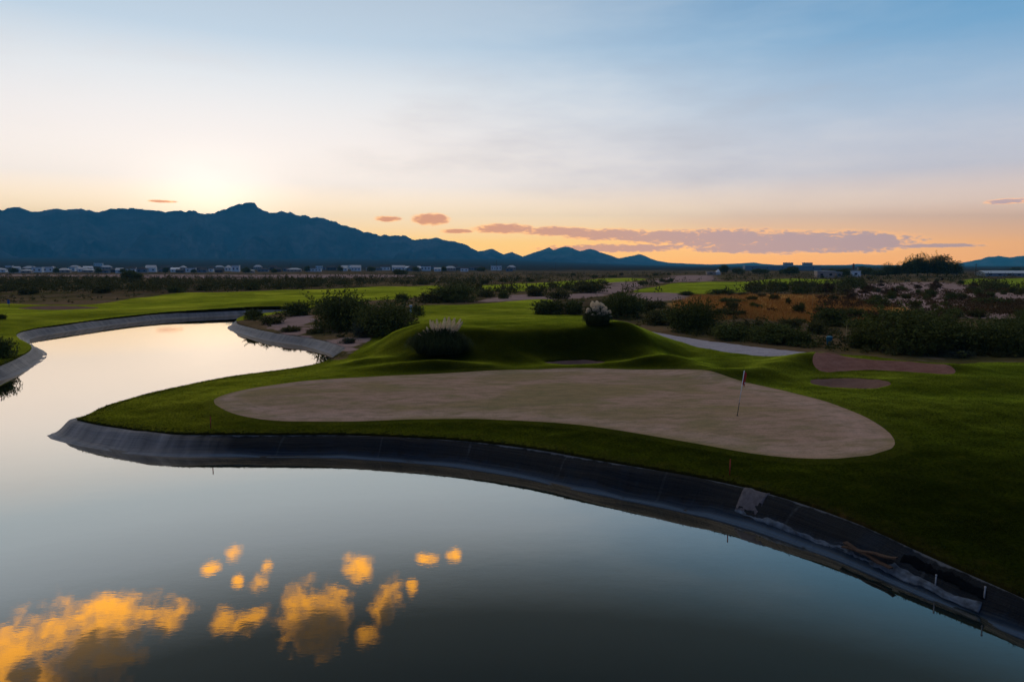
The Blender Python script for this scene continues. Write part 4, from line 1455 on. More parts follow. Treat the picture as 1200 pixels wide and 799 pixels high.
blades('dry_red_grass', spread(2600, (790, 343, 1045, 374), 35, in_red), M['redgrass'], 0.55, 0.035, 12, 0.45, 35, 0.6)


# rough tufts along the turf edge above the liner
def edge_pts(n, dmin, dmax, seed, ymax=60):
    gg = np.random.default_rng(seed)
    S = SHORE
    tg = np.roll(S, -1, 0) - np.roll(S, 1, 0); tg /= np.linalg.norm(tg, axis=1)[:, None]
    o = np.stack([tg[:, 1], -tg[:, 0]], 1)
    k = np.where((S[:, 1] > 2) & (S[:, 1] < ymax) & (np.abs(S[:, 0]) < 45))[0]
    i = gg.choice(k, n)
    f = gg.uniform(0, 1, (n, 1))
    base = S[i] * (1 - f) + S[(i + 1) % len(S)] * f
    w = bank_w(base[:, 0], base[:, 1])
    dd = w + dmin + (dmax - dmin) * gg.uniform(0, 1, n) ** 2
    p = base + o[i] * dd[:, None]
    d = shore_d(p[:, 0], p[:, 1])
    ok = d > bank_w(p[:, 0], p[:, 1]) + dmin * 0.9
    p = p[ok]
    return np.column_stack([p, land_z(p[:, 0], p[:, 1])])


blades('edge_grass', edge_pts(4200, 0.02, 0.7, 41), M['grassblade'], 0.055, 0.010, 7, 0.05, 41, 0.9)


def lawn_pts(n, seed):
    gg = np.random.default_rng(seed)
    px = gg.uniform(60, 1230, n); py = gg.uniform(372, 720, n)
    xy = np.array([P(a, b, 1.4) for a, b in zip(px, py)])
    x, y = xy[:, 0], xy[:, 1]
    ok = (lawn_field(x, y) > 0.2) & (shore_d(x, y) > bank_w(x, y) + 0.15) & (sdf_near(GREEN, x, y, 12) > 0.25) & (sdf_near(BUNK_M, x, y, 4) > 0.1) & (sdf_near(BUNK_R, x, y, 4) > 0.1) & (sdf_near(MULCH, x, y, 4) > 0.1)
    ok &= vnoise(x / 1.3, y / 1.3, 91) + 0.5 * vnoise(x / 0.4, y / 0.4, 92) > -0.15
    x, y = x[ok], y[ok]
    return np.column_stack([x, y, land_z(x, y)])


blades('turf_tufts', lawn_pts(90000, 43), M['grassblade'], 0.045, 0.010, 4, 0.08, 43, 1.0)


# ------------------------------------------------------------------ pampas grass
def pampas(px, py, wpx, hpx, z0, label, plumes, seed, plume_len=0.55, fluffy=False):
    x, y, z = at_px(px, py, z0)
    k = y / 800
    W, H = wpx * k, hpx * k
    gg = np.random.default_rng(seed)
    t = empty('pampas_grass', (x, y, z - 0.03), 0, label, 'pampas grass')
    n = 3600
    a = gg.uniform(0, 2 * np.pi, n); ro = W * 0.36 * np.sqrt(gg.uniform(0, 1, n))
    B = np.column_stack([ro * np.cos(a), ro * np.sin(a) * 0.7, np.zeros(n)])
    d = unit(np.column_stack([np.cos(a), np.sin(a) * 0.8, np.zeros(n)]) + gg.normal(0, 0.5, (n, 3)) * [1, 1, 0])
    q = np.column_stack([-d[:, 1], d[:, 0], np.zeros(n)])
    L = H * (gg.uniform(0.50, 0.86 if fluffy else 0.76, n) * (1 - 0.5 * (ro / (W * 0.36)) ** 2))[:, None]
    out = (0.08 + (0.30 if fluffy else 0.44) * (ro / (W * 0.36))[:, None] * gg.uniform(0.4, 1.0, (n, 1))) * W * 0.5
    w = 0.018
    P1 = B + d * out * 0.35 + [0, 0, 1] * L * 0.72
    P2 = B + d * out * 0.8 + [0, 0, 1] * L * 1.0
    P3 = B + d * out * 1.15 + [0, 0, 1] * L * (0.85 - 0.75 * gg.uniform(0, 1, (n, 1)))
    V = np.stack([B - q * w, B + q * w, P1 - q * w, P1 + q * w, P2 - q * w * .8, P2 + q * w * .8, P3], 1).reshape(-1, 3)
    o = np.arange(n)[:, None] * 7
    F = np.concatenate([o + [0, 1, 3, 2], o + [2, 3, 5, 4]]); T = (o + [4, 5, 6])
    me = mesh_np('blades', V, F, [list(map(int, f)) for f in T], False, [M['reed']])
    link('blades', me, t)
    for i, (u, v, hh) in enumerate(plumes):
        base = Vector((u * W * 0.25, v * W * 0.2, H * 0.35))
        top = Vector((u * W * 0.5, v * W * 0.34, H * hh))
        ln = plume_len * (0.8 + 0.4 * gg.uniform())
        ax = (top - base).normalized()
        m = 900
        s = gg.uniform(0, 1, m)
        rad = (0.27 if fluffy else 0.135) * np.sin(np.pi * np.clip(s * 0.9 + 0.08, 0, 1)) ** 0.7
        an = gg.uniform(0, 2 * np.pi, m)
        C = np.array(top)[None, :] + np.array(ax)[None, :] * ((s - 0.9) * ln)[:, None] + np.column_stack([np.cos(an), np.sin(an), np.zeros(m)]) * (rad * np.sqrt(gg.uniform(0.1, 1, m)))[:, None]
        Vq, Fq = leaf_quads(C, 0.035, seed * 50 + i, 0.6, 0.35)
        stalk = MB().tube([base, base.lerp(top, 0.5), top - ax * ln * 0.5], [0.008, 0.007, 0.005], 5)
        allV = np.concatenate([Vq, np.array(stalk.V)])
        link('plume', mesh_np('plume', allV, Fq, [[j + len(Vq) for j in f] for f in stalk.P], False, [M['plume']]), t)
    return t


pampas(515, 413, 74, 42, 1.9, 'wide dark pampas clump with about a dozen cream plumes in front of the mound',
       [(-0.62, 0, 0.52), (-0.50, 0.2, 0.60), (-0.36, -0.2, 0.70), (-0.20, 0.1, 0.86), (-0.18, -0.2, 0.78), (0.0, 0.1, 0.78), (0.06, -0.2, 0.84), (0.14, 0.1, 0.86), (0.30, 0.2, 0.97), (0.36, -0.2, 0.90),
        (0.48, 0.1, 0.95), (0.50, -0.2, 0.84), (0.66, 0.1, 0.92), (0.72, -0.1, 0.86), (0.58, 0, 0.80), (-0.3, 0.3, 0.88), (-0.05, -0.3, 0.92), (0.2, -0.3, 0.98)], 5, 1.05)
gp = random.Random(3)
pampas(700, 380, 36, 28, 2.0, 'rounded pampas tuft topped with soft cream plumes beside the cart path',
       [(0.85 * math.cos(a + gp.uniform(-0.3, 0.3)) * (r + gp.uniform(-0.2, 0.06)), 0.8 * math.sin(a) * r, 1.0 - 0.46 * r * r + gp.uniform(-0.09, 0.07)) for r, a in [(0, 0)] + [(0.45, i * 0.9) for i in range(7)] + [(0.85, 0.3 + i * 0.42) for i in range(15)] + [(1.08, 0.1 + i * 0.42) for i in range(15)]], 6, 0.6, True)


# ------------------------------------------------------------------ far trees on the right
def tree(px, py, wpx, hpx, label, group, i):
    x, y, z = at_px(px, py)
    k = y / 800
    t = empty('tree', (x, y, z), i * 1.7, label, 'tree', group)
    h = hpx * k; w = wpx * k
    mb = MB()
    gg = random.Random(i)
    mb.tube([(0, 0, -0.3), (0.1, 0, h * 0.2), (0, 0.1, h * 0.42), (0.2, 0, h * 0.7)], [0.35, 0.28, 0.2, 0.08], 7)
    for j in range(5):
        a = gg.uniform(0, 6.28)
        mb.tube([(0, 0, h * 0.25), (math.cos(a) * w * .15, math.sin(a) * w * .15, h * 0.45), (math.cos(a) * w * .3, math.sin(a) * w * .3, h * 0.65)], [0.16, 0.1, 0.04], 5)
    mb.build('trunk', M['bark'], t, True)
    C = crown_points(700 + i, 4200, 0.5, 0.72, 13, 0.02, 0.08) * np.array([w / 1.1, w / 1.1, h * 1.15 / 0.80]) + np.array([0, 0, h * 0.06])
    V, F = leaf_quads(C, max(0.2, 0.026 * w), 700 + i)
    link('crown', mesh_np('crown', V, F, None, False, [M['mesquite']]), t)


for i, (px, w, h, lb) in enumerate([(1040, 14, 10, 'small dark tree left of the far tree clump'), (1049, 13, 9, 'small round tree beside the far clump of tall trees'),
                                    (1063, 22, 12, 'leftmost tree of the tall far clump'), (1075, 26, 16, 'tall loose crowned tree in the left half of the far clump'), (1087, 20, 14, 'middle tree of the tall far clump'),
                                    (1098, 26, 17, 'tallest rounded tree of the far clump'), (1109, 20, 13, 'tree right of the tallest one in the far clump'), (1121, 14, 11, 'small tree at the right end of the far clump by the white roofed house')]):
    tree(px, 324.0, w * 1.1, h * 1.5, lb, 'trees of the far clump', i)
for i, (px, py, w, h, lb) in enumerate([(847, 321, 14, 10, 'dark round tree beside the white pointed tent'), (925, 322, 26, 8, 'spreading dark tree below the long flat warehouse'), (988, 324, 22, 9, 'dark tree between the flat tan house and the tower house'),
                                        (890, 321, 20, 6, 'low dark tree left of the long flat warehouse'), (866, 321, 16, 6, 'low dark tree right of the white pointed tent'), (1013, 323, 20, 9, 'dark tree right of the tower house'), (1030, 324, 18, 7, 'low dark tree right of the tower house and left of the small trees'),
                                        (975, 322, 8, 7, 'narrow dark tree at the right wall of the flat tan house'), (155, 330, 26, 12, 'broad dark tree standing out of the left brush belt'), (470, 323, 18, 7, 'dark tree in the brush below the middle of the distant town'), (1158, 323, 16, 6, 'low dark tree in front of the long grey shed'), (1190, 318, 12, 5, 'small dark tree behind the long grey shed')]):
    tree(px, py, w, h, lb, None, 20 + i)

tt_ = random.Random(21)
for i in range(14):
    px = 24 + i * 42 + tt_.uniform(-12, 12)
    tree(px, 320.3 if px < 330 else 318.6, tt_.uniform(7, 12), tt_.uniform(4.5, 7), 'small dark tree among the houses of the distant town', 'trees of the distant town', 60 + i)



# ------------------------------------------------------------------ buildings
M['stucco_white'] = plain('white_stucco', (0.85, 0.84, 0.82), 0.9, 0.1, 0.4)
M['stucco_tan'] = plain('tan_stucco', (0.42, 0.33, 0.27), 0.9, 0.1, 0.4)
M['stucco_blue'] = plain('grey_blue_siding', (0.20, 0.25, 0.30), 0.9, 0.1, 0.4)
M['stucco_dark'] = plain('dark_brown_stucco', (0.10, 0.085, 0.08), 0.9, 0.1, 0.4)
M['roof_dark'] = plain('dark_shingle_roof', (0.05, 0.05, 0.055), 0.85, 0.2, 0.8)
M['roof_grey'] = plain('grey_metal_roof', (0.40, 0.42, 0.44), 0.5, 0.1, 0.4)
M['roof_white'] = plain('white_roof', (0.75, 0.74, 0.72), 0.6, 0.05, 0.4)
M['glass'] = plain('dark_window_glass', (0.03, 0.035, 0.045), 0.1, 0.1, 1.0, 0.6)


def house(px, py, wpx, hpx, wall, roof, kind, label, group, deep=9.0, cat='house', name='house', z0=1.8):
    x, y, z = at_px(px, py, z0)
    k = y / 800
    w = wpx * k; h = hpx * k
    t = empty(name, (x, y, z - 0.2), -math.atan2(x, y) * 0.6, label, cat, group)
    h += 0.2
    mb = MB()
    if kind == 'gable':
        wh = h * 0.62
        mb.box((0, 0, wh / 2), (w, deep, wh))
        mb.add([(-w / 2, -deep / 2, wh), (-w / 2, deep / 2, wh), (-w / 2, 0, h * 0.97)], [(0, 1, 2)])
        mb.add([(w / 2, -deep / 2, wh), (w / 2, deep / 2, wh), (w / 2, 0, h * 0.97)], [(0, 2, 1)])
        mb.build('wall', M[wall], t)
        e = 0.35
        rb = MB()
        for s in (-1, 1):
            vs = [(-w / 2 - e, s * (deep / 2 + e), wh - 0.15), (w / 2 + e, s * (deep / 2 + e), wh - 0.15), (w / 2 + e, 0, h), (-w / 2 - e, 0, h)]
            vs2 = [(a, b, c + 0.18) for a, b, c in vs]
            rb.add(vs + vs2, [(0, 1, 2, 3), (7, 6, 5, 4), (0, 4, 5, 1), (1, 5, 6, 2), (3, 7, 4, 0), (2, 6, 7, 3)])
        rb.build('roof', M[roof], t)
    elif kind == 'hip':
        wh = h * 0.6; e = 0.4
        mb.box((0, 0, wh / 2), (w, deep, wh)); mb.build('wall', M[wall], t)
        rg = max(w / 2 - deep / 2, 0.3)
        rb = MB()
        a, b = w / 2 + e, deep / 2 + e
        rb.add([(-a, -b, wh), (a, -b, wh), (a, b, wh), (-a, b, wh), (-rg, 0, h), (rg, 0, h)], [(3, 2, 1, 0), (0, 1, 5, 4), (1, 2, 5), (2, 3, 4, 5), (3, 0, 4)])
        rb.build('roof', M[roof], t)
    else:
        wh = h * 0.9
        mb.box((0, 0, wh / 2), (w, deep, wh)); mb.build('wall', M[wall], t)
        rb = MB().box((0, 0, wh + h * 0.05), (w + 0.5, deep + 0.5, h * 0.1)); rb.build('roof', M[roof], t)
        wh *= 0.95
    nw = max(1, min(5, int(w / 4)))
    for i in range(nw):
        cx = -w / 2 + (i + 0.5) * w / nw
        f = MB().box((cx, -deep / 2 - 0.03, wh * 0.55), (min(1.6, w / nw * 0.5), 0.08, wh * 0.32)).build('window', M['glass'], t)
    return t


ORD = ['first', 'second', 'third', 'fourth', 'fifth', 'sixth', 'seventh', 'eighth', 'ninth', 'tenth', 'eleventh', 'twelfth', 'thirteenth', 'fourteenth', 'fifteenth', 'sixteenth',
       'seventeenth', 'eighteenth', 'nineteenth'] + [a + b for a in ('twenty ', 'thirty ', 'forty ', 'fifty ', 'sixty ') for b in ('exact', 'first', 'second', 'third', 'fourth', 'fifth', 'sixth', 'seventh', 'eighth', 'ninth')]
ORD = [{'twenty exact': 'twentieth', 'thirty exact': 'thirtieth', 'forty exact': 'fortieth', 'fifty exact': 'fiftieth', 'sixty exact': 'sixtieth'}.get(o, o) for o in ORD]
town = [(3, 320, 14, 6.0, 'W'), (18, 320.5, 14, 4, 'W'), (31, 320.5, 12, 4, 'T'), (46, 320, 10, 6, 'W'), (58, 320, 11, 6, 'W'), (74, 320, 16, 5, 'T'), (86, 319, 9, 6, 'W'), (96, 319, 9, 6, 'W'),
        (104, 320.5, 13, 4, 'T'), (121, 320, 18, 5, 'B'), (116, 312.5, 12, 3.5, 'w'), (134, 320, 12, 5, 'D'), (141, 320.5, 12, 5, 'W'), (155, 319, 13, 6.5, 'W'), (166, 320, 14, 7, 'B'), (177, 319, 14, 6.5, 'W'), (191, 319.5, 12, 5, 'B'),
        (205, 319, 11, 6, 'W'), (213, 320, 9, 5, 'D'), (225, 319.5, 11, 6, 'W'), (238, 320, 14, 6, 'B'), (248, 319.5, 7, 6, 'W'), (257, 320, 9, 6, 'D'), (267, 319, 10, 6, 'W'), (277, 319, 10, 6, 'W'), (292, 320, 14, 5, 'T'), (310, 319, 18, 5, 'B'),
        (326, 319, 10, 5, 'D'), (335, 318.5, 8, 5, 'B'), (346, 319, 18, 4.5, 'T'), (366, 318.5, 20, 4, 'W'), (388, 317.5, 16, 5, 'D'), (402, 317.5, 10, 5, 'W'), (417, 318, 16, 5.5, 'W'), (434, 318, 16, 5.5, 'W'), (452, 318, 12, 5.5, 'W'), (468, 318, 15, 5.5, 'W'),
        (485, 318, 18, 5, 'B'), (500, 318, 12, 5, 'W'), (513, 318, 10, 4.5, 'W'), (527, 317.5, 14, 5.5, 'T'), (545, 318.5, 14, 4.5, 'W'), (560, 318, 12, 4.5, 'D'), (580, 318, 14, 6, 'W'), (596, 318, 10, 4.5, 'B'),
        (-14, 320, 14, 5, 'W'), (-34, 320, 16, 5, 'B'), (-60, 320, 14, 6, 'W')]
hr = random.Random(77)
town += [(hr.uniform(0, 600), hr.uniform(316.0, 317.6), hr.uniform(7, 14), hr.uniform(3.5, 5.0), hr.choice('WWWBTD')) for _ in range(44)]
cnt = {}
for px, py, w, h, st in sorted(town):
    wall, roof, kind, words = {'W': ('stucco_white', ('roof_grey', 'roof_white', 'roof_dark')[int(px) % 3], ('gable', 'hip', 'flat', 'gable')[int(px * 1.7) % 4], 'white house'), 'w': ('stucco_white', 'roof_white', 'flat', 'long white hall'), 'T': ('stucco_tan', 'roof_grey', 'hip', 'tan house'),
                               'B': ('stucco_blue', 'roof_dark', 'hip', 'grey blue house'), 'D': ('stucco_dark', 'roof_dark', 'gable', 'dark brown house')}[st]
    if st == 'w':
        lab = 'long white hall standing above the other roofs of the distant town'
    elif px < -6:
        continue
    else:
        c = cnt.get(st, 0); cnt[st] = c + 1
        lab = f'{words} in the distant town, {ORD[c]} such from the left'
    rj = random.Random(int(px) + 900)
    house(px + rj.uniform(-1.5, 1.5), py - rj.uniform(0, 1.2), w * rj.uniform(0.62, 1.0), h * rj.uniform(0.8, 1.25), wall, roof, kind, lab, 'houses of the distant town', 10.0)

house(966, 325, 19, 7.5, 'stucco_tan', 'roof_grey', 'flat', 'flat roofed tan house among dark trees on the right', None, 12)
house(978, 324, 6, 6.5, 'stucco_dark', 'roof_dark', 'flat', 'small dark annex beside the flat roofed tan house', None, 8)
house(982, 325, 6, 6, 'stucco_tan', 'roof_grey', 'flat', 'narrow tan house left of the tower house', None, 8)
hs = house(1001, 324, 10, 7, 'stucco_white', 'roof_grey', 'flat', 'pale house with a narrow dark tower rising against the sunset', None, 10)
k = hs.location.y / 800
MB().box((0.0, 4.0, 6.5 * k * 1.1), (2.1 * k, 2.0 * k, 13.5 * k)).build('tower', M['stucco_dark'], hs)
MB().box((0.0, 4.0, 14.4 * k), (1.3 * k, 1.3 * k, 1.8 * k)).build('tower_cap', M['stucco_dark'], hs)
house(1008, 322, 5, 9.5, 'stucco_blue', 'roof_dark', 'flat', 'tall narrow grey blue block right of the tower house', None, 8)
# long warehouse with two raised blocks
wh_ = house(915, 316.5, 82, 5, 'stucco_blue', 'roof_grey', 'flat', 'long flat grey blue warehouse with two raised rooftop blocks on the horizon', None, 40, 'warehouse', 'warehouse')
k = wh_.location.y / 800
for dx in (7.5, 28.5):
    MB().box((dx * k, 0, 7.1 * k), (10 * k, 14, 3.4 * k)).build('rooftop_block', M['stucco_blue'], wh_)
house(1119, 321.5, 10, 5, 'stucco_tan', 'roof_white', 'gable', 'small house with a white roof at the right end of the far tree clump', None, 9)
house(1176, 323.5, 46, 6, 'stucco_blue', 'roof_grey', 'gable', 'long low grey shed at the right end of the horizon', None, 24, 'shed', 'shed')
house(1240, 322, 40, 6, 'stucco_blue', 'roof_grey', 'gable', 'grey shed beyond the right picture edge', None, 24, 'shed', 'shed') if False else None
house(833, 322, 10, 3.5, 'stucco_tan', 'roof_grey', 'flat', 'low tan house left of the white pointed tent', None, 9)
x, y, z = at_px(841, 322)
t = empty('tent', (x, y, z), 0, 'small white pointed tent left of the round dark tree', 'tent')
k = y / 800
MB().box((0, 0, 1.4 * k), (5 * k, 5 * k, 2.8 * k)).build('canopy_wall', M['white'], t)
MB().add([(-2.8 * k, -2.8 * k, 2.8 * k), (2.8 * k, -2.8 * k, 2.8 * k), (2.8 * k, 2.8 * k, 2.8 * k), (-2.8 * k, 2.8 * k, 2.8 * k), (0.3, 0, 6.6 * k)], [(3, 2, 1, 0), (0, 1, 4), (1, 2, 4), (2, 3, 4), (3, 0, 4)]).build('canopy_roof', M['roof_white'], t)


def pole(px, py, hpx, label):
    x, y, z = at_px(px, py)
    k = y / 800
    h = hpx * k
    t = empty('utility_pole', (x, y, z), 0, label, 'utility pole')
    MB().tube([(0, 0, -0.5), (0, 0, h)], [0.22, 0.16], 7).build('pole', M['bark'], t)
    MB().box((0, 0, h * 0.9), (2.6, 0.14, 0.16)).build('crossarm', M['bark'], t)


pole(582, 318, 13, 'thin utility pole at the right end of the distant town')
pole(651, 317, 9, 'lone thin pole on the plain below the middle hills')
pole(341, 318, 9, 'thin pole among the distant houses left of the long white roofs')
pole(1143, 323, 14, 'utility pole between the white roofed house and the long grey shed')
pole(14, 320, 10, 'utility pole among the leftmost houses')

# ------------------------------------------------------------------ golf furniture
x, y, z = at_px(864, 487, 1.5)
fl = empty('flagstick', (x, y, z), 0, 'leaning white and dark flagstick with a limp red flag on the putting green', 'flagstick')
top = Vector((0.26, 0.03, 2.12))
seg = lambda a, b, r=0.016: MB().tube([top * a, top * b], [r, r], 10)
seg(-0.05, 0.30).build('lower_pole', M['black'], fl, True)
seg(0.3, 1.02, 0.0163).build('upper_pole', M['white'], fl, True)
fb = MB()
NX, NZ = 9, 14
for s in (-0.004, 0.004):
    o = len(fb.V)
    for j in range(NZ):
        for i in range(NX):
            u, v = i / (NX - 1), j / (NZ - 1)
            droop = 0.10 * u + 0.16 * u * u
            lenx = 0.13 * u * (1 - 0.35 * v)
            p = top * (1.0 - 0.29 * v * (1 - 0.15 * u)) + Vector((0.014 + lenx, s + 0.035 * math.sin(u * 7 + v * 1.5) * u, -droop * (0.5 + 0.5 * v)))
            fb.V.append(tuple(p))
    for j in range(NZ - 1):
        for i in range(NX - 1):
            f = [o + j * NX + i, o + j * NX + i + 1, o + (j + 1) * NX + i + 1, o + (j + 1) * NX + i]
            fb.P.append(f if s > 0 else f[::-1])
flag = fb.build('flag', M['redpaint'], fl, True)
mk = MB()
c0 = top * 0.79 + Vector((0.085, 0, -0.10))
for k_ in range(1):
    mk.add([(c0.x + 0.024 * math.cos(a), c0.y - 0.045, c0.z + 0.03 * math.sin(a)) for a in [i * math.pi / 5 for i in range(10)]] +
           [(c0.x + 0.024 * math.cos(a), c0.y - 0.038, c0.z + 0.03 * math.sin(a)) for a in [i * math.pi / 5 for i in range(10)]],
           [tuple(range(10)), tuple(range(19, 9, -1))] + [(i, i + 10, (i + 1) % 10 + 10, (i + 1) % 10) for i in range(10)])
mk.build('flag_mark', M['white'], flag)
cup = MB()
tt = [i * math.pi / 8 for i in range(16)]
cup.add([(0.06 * math.cos(a), 0.06 * math.sin(a), 0.012) for a in tt] + [(0.052 * math.cos(a), 0.052 * math.sin(a), 0.012) for a in tt] + [(0.052 * math.cos(a), 0.052 * math.sin(a), -0.02) for a in tt],
        [(i, (i + 1) % 16, 16 + (i + 1) % 16, 16 + i) for i in range(16)] + [(16 + i, 16 + (i + 1) % 16, 32 + (i + 1) % 16, 32 + i) for i in range(16)] + [tuple(32 + i for i in range(16))])
co = cup.build('cup', M['black'], None, loc=(x, y, z), label='dark golf hole cup set in the green at the foot of the flagstick', cat='golf hole')


def stake(px, py, hpx, label, mat, cat='stake', name='hazard_stake', z0=1.2, r=0.022):
    x, y, z = at_px(px, py, z0)
    h = hpx * y / 800
    t = empty(name, (x, y, z), 0, label, cat)
    MB().tube([(0, 0, -0.1), (0.01, 0, h)], [r, r * 0.9], 8).build('post', M[mat], t, True)
    MB().tube([(0.01, 0, h), (0.0105, 0, h + 0.03)], [r * 1.15, r * 0.7], 8).build('post_cap', M[mat], t, True)
    return t


stake(247, 502, 14, 'dark red hazard stake on the turf of the peninsula tip', 'redstake', z0=1.0)
stake(855, 556, 18, 'red hazard stake above the torn stretch of pond liner', 'redstake')
M['marker'] = plain('pale_teal_paint', (0.50, 0.66, 0.66), 0.5, 0.08)
M['bin'] = plain('blue_plastic', (0.03, 0.15, 0.20), 0.45, 0.12)
M['bluepaint'] = plain('blue_paint', (0.06, 0.14, 0.40), 0.5, 0.1)
M['yellow'] = plain('yellow_stake_paint', (0.42, 0.33, 0.14), 0.7, 0.15)
# pale marker post with a cap board beside the small bush
x, y, z = at_px(481.5, 366)
t = empty('marker_post', (x, y, z), 0.2, 'pale teal marker post with a white cap beside the small rounded bush', 'marker post')
MB().box((0, 0, 0.5), (0.34, 0.2, 1.0)).build('board', M['marker'], t)
MB().box((0, 0, 1.06), (0.42, 0.28, 0.11)).build('cap', M['white'], t)
# blue bin on the right
x, y, z = at_px(971.5, 406)
t = empty('litter_bin', (x, y, z), 0, 'blue litter bin at the end of the cart path left of the gravel ridge', 'litter bin')
k = y / 800
MB().tube([(0, 0, 0.1), (0, 0, 0.15), (0, 0, 0.72), (0, 0, 0.8)], [0.20, 0.23, 0.26, 0.27], 16).build('barrel', M['bin'], t, True)
MB().tube([(0, 0, 0.8), (0, 0, 0.86), (0, 0, 0.93), (0, 0, 0.97)], [0.29, 0.29, 0.2, 0.06], 16).build('lid', M['bin'], t, True)
MB().tube([(0, 0, -0.05), (0, 0, 0.1)], [0.09, 0.09], 10).build('stand', M['black'], t, True)
# small blue tee marker sign at the far left
x, y, z = at_px(10.5, 360)
t = empty('tee_sign', (x, y, z), 0, 'small blue tee sign on a post at the far left practice ground', 'tee sign')
MB().box((0, 0, 0.95), (0.42, 0.06, 0.7)).build('panel', M['bluepaint'], t)
MB().tube([(0, 0.05, -0.1), (0, 0.05, 1.2)], [0.04, 0.04], 8).build('post', M['black'], t, True)
for px, py, h, lb in [(991, 406, 30, 'tall thin yellow stake beside the largest right mesquite'), (952, 364, 20, 'thin pale stake on the dry red field above the olive bush'),
                      (979, 349, 16, 'thin pale stake at the top right corner of the red field'), (1030, 338, 14, 'thin pale stake on the stony pale dirt')]:
    stake(px, py, h, lb, 'yellow', name='yardage_stake', z0=1.8, r=0.02)


# ------------------------------------------------------------------ torn stretch of the liner on the right
def bank_pt(px, py, u, lift=0.0):
    """point on the liner slope under a photo pixel at slope fraction u (keeps the pixel's place along the shore)"""
    x, y = P(px, py, 0.5)
    i = int(np.argmin((SHORE[:, 0] - x) ** 2 + (SHORE[:, 1] - y) ** 2))
    tg = SHORE[(i + 2) % len(SHORE)] - SHORE[i - 2]
    tg = tg / np.linalg.norm(tg)
    o = np.array([tg[1], -tg[0]])
    w = float(bank_w(SHORE[i, 0], SHORE[i, 1]))
    p = SHORE[i] + o * u * w
    prof = 0.22 * u + 0.78 * float(ss(u, 0.24, 0.95))
    nz = 0.75
    return Vector((p[0] - o[0] * lift * 0.65, p[1] - o[1] * lift * 0.65, 0.62 * w * prof + lift * nz))


M['torn'] = plain('torn_pale_liner', (0.065, 0.085, 0.115), 0.6, 0.6, 5, 0.1)
M['concrete'] = plain('stained_concrete', (0.085, 0.076, 0.085), 0.9, 0.3, 9)
M['peg'] = plain('weathered_white_paint', (0.30, 0.31, 0.33), 0.8, 0.2, 9, 0.05)
M['rotwood'] = plain('rotten_wood', (0.06, 0.034, 0.022), 0.9, 0.3, 12)
M['gap_shade'] = plain('painted_gap_shadow', (0.003, 0.004, 0.006), 0.9, 0.3, 6, 0.03)  # shade of the gap in the bank, painted as a near-black colour


def slope_frame(s_idx):
    i = int(np.clip(round(s_idx), 3, len(SHORE) - 4))
    i0 = int(math.floor(s_idx)); f = s_idx - i0
    p = SHORE[i0] * (1 - f) + SHORE[i0 + 1] * f
    tg = SHORE[i + 3] - SHORE[i - 3]
    tg = tg / np.linalg.norm(tg)
    return p, np.array([tg[1], -tg[0]])


def s_of(px, py):
    x, y = P(px, py, 0.4)
    d = (SHORE[:, 0] - x) ** 2 + (SHORE[:, 1] - y) ** 2
    return float(np.argmin(d))


def slope_pt(si, u, lift):
    p, o = slope_frame(si)
    w = float(bank_w(p[0], p[1]))
    q = p + o * u * w
    prof = 0.22 * u + 0.78 * float(ss(u, 0.24, 0.95))
    return (q[0] - o[0] * lift * 0.6, q[1] - o[1] * lift * 0.6, 0.62 * w * prof + lift * 0.8)


def slope_sheet(name, s0, s1, n, m, lo, hi, lift, mat, parent=None, **kw):
    """a thick crumpled sheet lying on the liner slope; lo/hi/lift are functions along and across it"""
    top, bot = [], []
    for i in range(n + 1):
        f = i / n
        si = s0 + (s1 - s0) * f
        for j in range(m + 1):
            g_ = j / m
            u = lo(f) + (hi(f) - lo(f)) * g_
            top.append(slope_pt(si, u, lift(f, g_)))
            bot.append(slope_pt(si, u, -0.06))
    N = len(top); V = top + bot; Pp = []
    ix = lambda i, j: i * (m + 1) + j
    for i in range(n):
        for j in range(m):
            q = [ix(i, j), ix(i + 1, j), ix(i + 1, j + 1), ix(i, j + 1)]
            Pp.append(q[::-1]); Pp.append([k + N for k in q])
    ring = [ix(i, 0) for i in range(n + 1)] + [ix(n, j) for j in range(1, m + 1)] + [ix(i, m) for i in range(n - 1, -1, -1)] + [ix(0, j) for j in range(m - 1, 0, -1)]
    for a_, b_ in zip(ring, ring[1:] + ring[:1]):
        Pp.append([a_, b_, b_ + N, a_ + N])
    me = mesh_np(name, np.array(V), polys=Pp, smooth=True, mats=[mat])
    return link(name, me, parent, **kw)


fb1 = lambda f, k, sd_: float(fbm(np.array([f * k]), np.array([sd_ * 3.7]), 4, sd_)[0])
sA, sB = s_of(834, 606), s_of(858, 614)
slope_sheet('concrete_patch', sA, sB, 8, 8, lambda f: 0.50 + 0.04 * fb1(f, 5, 1), lambda f: 1.0 + 0.04 * fb1(f, 5, 2),
            lambda f, g_: 0.05 + 0.02 * fb1(f + g_ * 3, 6, 3), M['concrete'], label='pale stained concrete patch on the bank at the left end of the torn liner', cat='concrete patch')
slope_sheet('liner_fold', s_of(836, 607), s_of(1100, 712), 150, 10,
            lambda f: 0.38 - 0.06 * f + 0.05 * fb1(f, 14, 5), lambda f: 0.56 - 0.04 * f + 0.08 * fb1(f, 16, 6) * (1 - f * 0.5),
            lambda f, g_: (0.02 + (0.07 + 0.05 * fb1(f, 9, 7)) * math.sin(math.pi * (0.15 + 0.8 * g_)) ** 2 + 0.02 * fb1(g_ + f * 0.9, 5, 8) + 0.012 * fb1(f + g_, 40, 9)) * (1 - 0.35 * f) * min(1, (1 - f) * 6 + 0.15),
            M['torn'], label='long crumpled pale strip of torn pond liner slumped along the right bank', cat='torn liner')
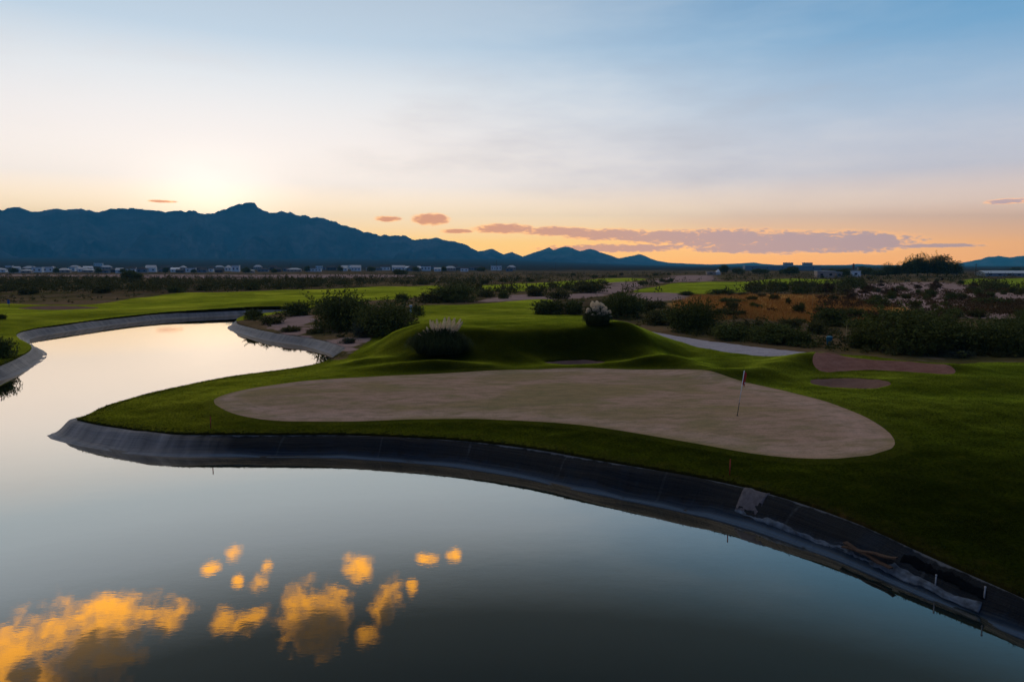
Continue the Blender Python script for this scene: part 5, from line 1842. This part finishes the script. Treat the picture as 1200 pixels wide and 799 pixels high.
slope_sheet('gap_shadow_sheet', s_of(1020, 676), s_of(1145, 728), 40, 6,  # thin dark sheet added where the bank has only a shadowed gap
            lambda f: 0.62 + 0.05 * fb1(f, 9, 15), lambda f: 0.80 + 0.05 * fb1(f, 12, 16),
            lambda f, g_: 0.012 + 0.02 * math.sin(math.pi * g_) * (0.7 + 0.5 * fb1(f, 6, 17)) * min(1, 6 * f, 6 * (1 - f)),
            M['gap_shade'], label='dark sheet painted as the shadowed gap above the pale slumped strip near the right edge', cat='torn liner')
for i, (pa, pb, u0, u1, lb) in enumerate([((952, 646), (1004, 668), 0.42, 0.60, 'longer rotten brown plank lying on the slumped liner strip'), ((970, 652), (1000, 666), 0.50, 0.40, 'short rotten brown board crossing the longer plank on the bank')]):
    A_ = Vector(slope_pt(s_of(*pa), u0, 0.20)); B_ = Vector(slope_pt(s_of(*pb), u1, 0.20))
    d_ = (B_ - A_); L_ = d_.length; d_.normalize()
    sd_ = d_.cross(Vector((0, 0, 1))).normalized(); up_ = sd_.cross(d_)
    nb_ = 8; mb = MB()
    vs = []
    for j in range(nb_ + 1):
        c_ = A_ + d_ * (L_ * j / nb_) + up_ * (0.02 * math.sin(j * 1.7 + i))
        hw = 0.075 + 0.012 * math.sin(j * 2.3 + i)
        vs += [c_ - sd_ * hw - up_ * 0.02, c_ + sd_ * hw - up_ * 0.02, c_ + sd_ * hw + up_ * 0.02, c_ - sd_ * hw + up_ * 0.02]
    fs = [[j * 4 + k, j * 4 + (k + 1) % 4, j * 4 + 4 + (k + 1) % 4, j * 4 + 4 + k] for j in range(nb_) for k in range(4)] + [[3, 2, 1, 0], [nb_ * 4 + k for k in range(4)]]
    mb.add(vs, fs).build('plank', M['rotwood'], None, label=lb, cat='plank')
for (px, py, u, h, lb) in [(1044, 684, 0.50, 0.26, 'short white peg standing beside the rotten planks on the bank'), (1107, 710, 0.66, 0.22, 'short white peg on the bank at the right end of the torn liner')]:
    b_ = slope_pt(s_of(px, py), u, 0.02)
    t = empty('peg', b_, 0, lb, 'peg')
    MB().tube([(0, 0, -0.05), (0.01, 0, h)], [0.018, 0.018], 8).build('post', M['peg'], t, True)
    MB().tube([(0.01, 0, h), (0.01, 0, h + 0.03)], [0.026, 0.022], 8).build('post_cap', M['peg'], t, True)
